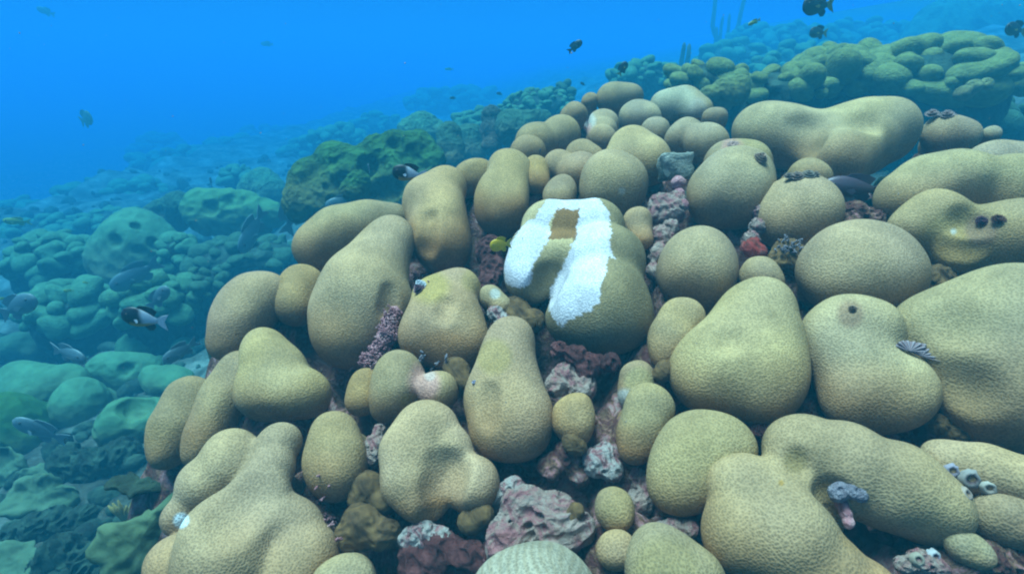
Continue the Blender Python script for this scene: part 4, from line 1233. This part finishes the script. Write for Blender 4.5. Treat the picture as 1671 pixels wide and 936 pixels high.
# sea rods on the bank
def sea_rods(label, px0, py, t, rods):
    b0 = Vector(unproj(px0, py, t))
    b0.z = min(b0.z, ground_z(b0.x, b0.y) + .3)
    e = empty('sea_rod', b0)
    tag(e, label, 'soft coral', 'sea rods on the bank')
    for (x, top, lean, r) in rods:
        dx = (x - px0) * t / F
        hgt = Vector(unproj(px0, top, t)).z - b0.z
        pts = [(dx * min(1, q * 3) + lean * q * q, .02 * math.sin(q * 5 + x), -.05 + (hgt + .05) * q) for q in np.linspace(0, 1, 12)]
        tube('branch', pts, r, r * .75, M_ROD, e)
sea_rods('tall thin sea rods rising out of view behind the bank', 1180, 80, 11.5, [(1158, -30, -.02, .05), (1172, 28, .02, .04), (1184, 24, .0, .04), (1198, -30, .14, .05), (1166, 45, 0, .045)])
sea_rods('short forked sea rod left of the tall thin ones', 1116, 108, 7.0, [(1112, 70, .0, .034), (1120, 72, .01, .034)])

# ------------------------------------------------------------------ fish
def fish_parts(e, L, hr, wr, body_col, fin_col, tail_col, fork=.5, slim=False):
    nx_, ns = 26, 16
    V, C, Fc = [], [], []
    def prof(u):                                     # u: 0 nose, 1 tail root
        return (math.sin(math.pi * min(u * .94 + .035, 1) ** .72)) ** .85 * (1 - .1 * u) + .13 * u
    for i in range(nx_):
        u = i / (nx_ - 1)
        hh = hr * L * .5 * prof(u) if 0 < i else hr * L * .03
        ww = wr * L * .5 * prof(u) * (1 - .55 * u) if 0 < i else wr * L * .03
        x = L * (.5 - .78 * u)
        for s in range(ns):
            a = s / ns * 6.283
            v = math.sin(a)
            V.append((x, ww * math.cos(a) * (1 - .25 * abs(v)), hh * v - .02 * L * hr)); C.append(body_col(u, v))
    for i in range(nx_ - 1):
        for s in range(ns):
            t_ = (s + 1) % ns
            Fc.append((i * ns + s, i * ns + t_, (i + 1) * ns + t_, (i + 1) * ns + s))
    Fc.append(tuple(range(ns))[::-1]); Fc.append(tuple((nx_ - 1) * ns + s for s in range(ns)))
    link('body', mesh_np('body', np.array(V), Fc, np.array(C)), M_FISH, e)
    def fin(name, outline, col, thick=.012):
        n = len(outline)
        v = [(x * L, thick * L * .5, z * L) for x, z in outline] + [(x * L, -thick * L * .5, z * L) for x, z in outline]
        f = [tuple(range(n)), tuple(range(2 * n - 1, n - 1, -1))] + [(i, i + n, (i + 1) % n + n, (i + 1) % n) for i in range(n)]
        return link(name, mesh_np(name, np.array(v), f, np.repeat(np.array(col)[None, :], 2 * n, 0), smooth=False), M_FISH, e)
    h = hr * .5
    fin('dorsal_fin', [(.22, h * .8), (.12, h * 1.22), (-.02, h * 1.3), (-.14, h * 1.25), (-.26, h * .95), (-.2, h * .35), (0, h * .6)], fin_col)
    fin('anal_fin', [(.0, -h * .8), (-.1, -h * 1.2), (-.2, -h * 1.15), (-.25, -h * .7), (-.18, -h * .3)], fin_col)
    fin('tail_fin', [(-.24, h * .16), (-.36, h * .55), (-.5, h * .85), (-.44, h * .2), (-.42, 0), (-.44, -h * .2), (-.5, -h * .85), (-.36, -h * .55), (-.24, -h * .16)], tail_col)
    for sgn in (1, -1):
        p = fin('pectoral_fin', [(0, 0), (-.1, .05), (-.14, 0), (-.1, -.05)], tail_col, .008)
        p.location = (.18 * L, sgn * wr * L * .42, -.04 * L); p.rotation_euler = (0, 0, sgn * -.5)
        bm = bmesh.new(); bmesh.ops.create_uvsphere(bm, u_segments=10, v_segments=8, radius=L * .03)
        me_ = bpy.data.meshes.new('eye'); bm.to_mesh(me_); bm.free()
        a = me_.color_attributes.new('Col', 'FLOAT_COLOR', 'POINT')
        a.data.foreach_set('color', np.tile(np.array([.012, .012, .012, 1], dtype=np.float32), len(me_.vertices)))
        ey = link('eye', me_, M_FISH, e)
        ey.location = (.35 * L, sgn * wr * L * .29, .05 * L * hr * 2)

def fish(label, px, py, t, lpx, ang, scheme, yaw=0.25, group=None, roll=0, name='reef_fish'):
    """ang: heading in the picture plane (0 right, 180 left), yaw: how far it turns to or from the viewer"""
    S = SCHEMES[scheme]
    L = lpx * t / F
    e = empty(name, unproj(px, py, t))
    right = Vector((1, 0, 0)); up = Vector((0, SN, CS)); back = Vector((0, -CS, SN))
    a = R(ang)
    fwd = (right * math.cos(a) + up * math.sin(a) + back * yaw).normalized()
    side = Vector((0, 0, 1)).cross(fwd)
    if side.length < .3: side = Vector((0, 1, 0)).cross(fwd)
    side.normalize()
    top = fwd.cross(side)
    e.rotation_euler = Matrix((fwd, side, top)).transposed().to_euler()
    tag(e, label, 'fish', group)
    fish_parts(e, L, *S)
    return e
lerp = lambda a, b, t_: tuple(x + (y - x) * t_ for x, y in zip(a, b))
BLK, WHT, YEL, ORG = (.012, .014, .018), (.75, .78, .8), (.75, .5, .01), (.6, .3, .02)
def bicolor(u, v):
    t_ = min(max((u - .52 + .06 * v) / .12, 0), 1)
    c = lerp(BLK, WHT, t_)
    if v < -.55 and u > .25: c = lerp(ORG, WHT, max(0, (u - .75) * 3))
    return c
SCHEMES = {
    'bicolor': (.46, .2, bicolor, BLK, (.7, .74, .76)),
    'yellow': (.58, .22, lambda u, v: lerp(YEL, (.5, .3, .01), max(0, v) * .4), (.7, .48, .01), (.7, .5, .04)),
    'dark': (.5, .2, lambda u, v: lerp((.02, .02, .022), (.05, .045, .03), u), (.015, .015, .02), (.3, .26, .05)),
    'darkgrey': (.42, .2, lambda u, v: (.025, .03, .035), (.02, .022, .028), (.05, .06, .06)),
    'grunt': (.36, .16, lambda u, v: lerp((.14, .20, .20), (.24, .30, .30), .5 - .5 * v), (.16, .22, .22), (.18, .24, .24)),
    'green': (.26, .14, lambda u, v: lerp((.3, .38, .04), (.5, .5, .08), .5 - .5 * v), (.35, .4, .05), (.4, .42, .06)),
    'disc': (.72, .16, lambda u, v: (.2, .2, .12), (.16, .17, .1), (.2, .2, .12)),
    'coney': (.34, .24, lambda u, v: lerp((.085, .055, .075), (.12, .09, .1), .5 - .5 * v), (.07, .05, .07), (.07, .05, .07)),
}
GF = 'grey fish over the slope'
fish('black and white damselfish with an orange belly above the folded lobe', 668, 283, 1.36, 56, 172, 'bicolor', .1)
fish('black and white damselfish over the slope left of the mound', 236, 519, 1.15, 74, 168, 'bicolor', .1)
fish('bright yellow small fish beside the bleached lobe', 817, 399, .88, 36, 188, 'yellow', .15)
fish('large black fish with a yellow tail at the top border', 1336, 8, 1.9, 60, 188, 'dark', .2)
fish('black fish with a yellowish tail in front of the hazy peaked mound', 1336, 53, 2.6, 34, 182, 'dark', .2)
fish('black fish with a pale tail at the right border', 1658, 48, 2.3, 42, 176, 'dark', .2)
fish('dark blue grey fish heading up alone in the open water', 938, 76, 2.4, 28, 35, 'darkgrey', .3)
fish('dark fish with an orange cheek above the highest lobe', 1016, 112, 2.2, 24, 60, 'dark', .3)
fish('tiny black fish in the crease above the double humped lobe', 881, 249, 1.22, 13, 80, 'darkgrey', .2)
fish('slim yellow green fish beside the tall sea rods', 1231, 36, 2.2, 24, 205, 'green', .1)
fish('tiny pale green fish far out in the blue', 733, 113, 9.0, 14, 180, 'green', .1)
fish('roundish grey green fish alone in the open blue at left', 140, 194, 6.0, 32, 12, 'disc', .5)
fish('faint slim fish in the upper left corner', 75, 19, 9.0, 28, 160, 'grunt', .2, GF)
fish('very faint fish high in the middle of the blue', 436, 72, 12.0, 20, 180, 'grunt', .2, GF)
fish('speck sized dark fish left of the pebbly crest', 739, 160, 4.4, 10, 180, 'darkgrey', .2)
fish('speck sized dark fish above the pebbly crest', 815, 153, 4.4, 10, 170, 'darkgrey', .2)
fish('speck sized dark fish right over the pebbly crest', 951, 137, 3.6, 9, 150, 'darkgrey', .2)
fish('small dark fish over the pale sand behind the table shaped head', 344, 296, 4.4, 14, 90, 'darkgrey', .3)
fish('slim green fish at the left border over the far slope', 28, 361, 3.2, 44, 178, 'green', .1)
fish('small bright green fish below the pitted mound', 112, 474, 2.3, 17, 180, 'green', .1)
fish('smallest bright green fish right above the fused lobes colony', 140, 461, 2.3, 11, 170, 'green', .1)
fish('small bright green fish cut by the left border', 4, 487, 2.3, 16, 180, 'green', .1)
fish('grey fish diving beside the table shaped head', 412, 375, 3.00, 84, 250, 'grunt', .3, GF)
fish('grey fish rising past the left side of the jagged green bluff', 476, 345, 2.75, 84, 70, 'grunt', .3, GF)
fish('grey fish passing below the jagged green bluff', 560, 330, 2.38, 58, 195, 'grunt', .3, GF)
fish('grey fish nosing down the face of the pitted mound', 222, 448, 2.62, 84, 215, 'grunt', .3, GF)
fish('grey fish hovering over the fused lobes colony', 28, 500, 1.9, 90, 20, 'grunt', .3, GF)
fish('grey fish pointing right above the broad humped coral head', 112, 577, 1.75, 78, -12, 'grunt', .3, GF)
fish('grey fish gliding beside the small round coral head', 295, 572, 1.7, 60, 215, 'grunt', .3, GF)
fish('grey fish over the square shouldered colony', 258, 486, 2.0, 58, 40, 'grunt', .3, GF)
fish('grey fish swimming over the rounded plate coral at left', 66, 702, 1.6, 84, 150, 'grunt', .3, GF)
fish('tiny white fish in front of the jagged green bluff', 602, 275, 2.2, 16, 95, 'grunt', .3)
d_ = near_depth(1402, 305)
fish('dark purplish fish resting behind the worm crusted ball lobe', 1396, 306, d_ - .01, 104, 174, 'coney', -.1)

# ------------------------------------------------------------------ specks drifting in the water
rs = np.random.RandomState(4)
VV, QQ = [], []
bm = bmesh.new(); bmesh.ops.create_icosphere(bm, subdivisions=1, radius=1)
IV = np.array([v.co[:] for v in bm.verts]); IF = np.array([[v.index for v in f.verts] for f in bm.faces]); bm.free()
for i in range(260):
    p = unproj(rs.uniform(-40, 1711), rs.uniform(-20, 700), rs.uniform(.6, 3.2))
    if p[2] < 1.0 and p[1] < 2.2 and p[0] > -.6: continue
    VV.append(IV * rs.uniform(.0004, .0013) * rs.uniform(.6, 1.4, 3) + p); QQ.append(IF + len(QQ) * len(IV))
pt = link('drifting_specks', mesh_np('drifting_specks', np.concatenate(VV), np.concatenate(QQ)), M_WHITE)
tag(pt, 'fine pale specks drifting in the blue water', 'particles', None, 'stuff')
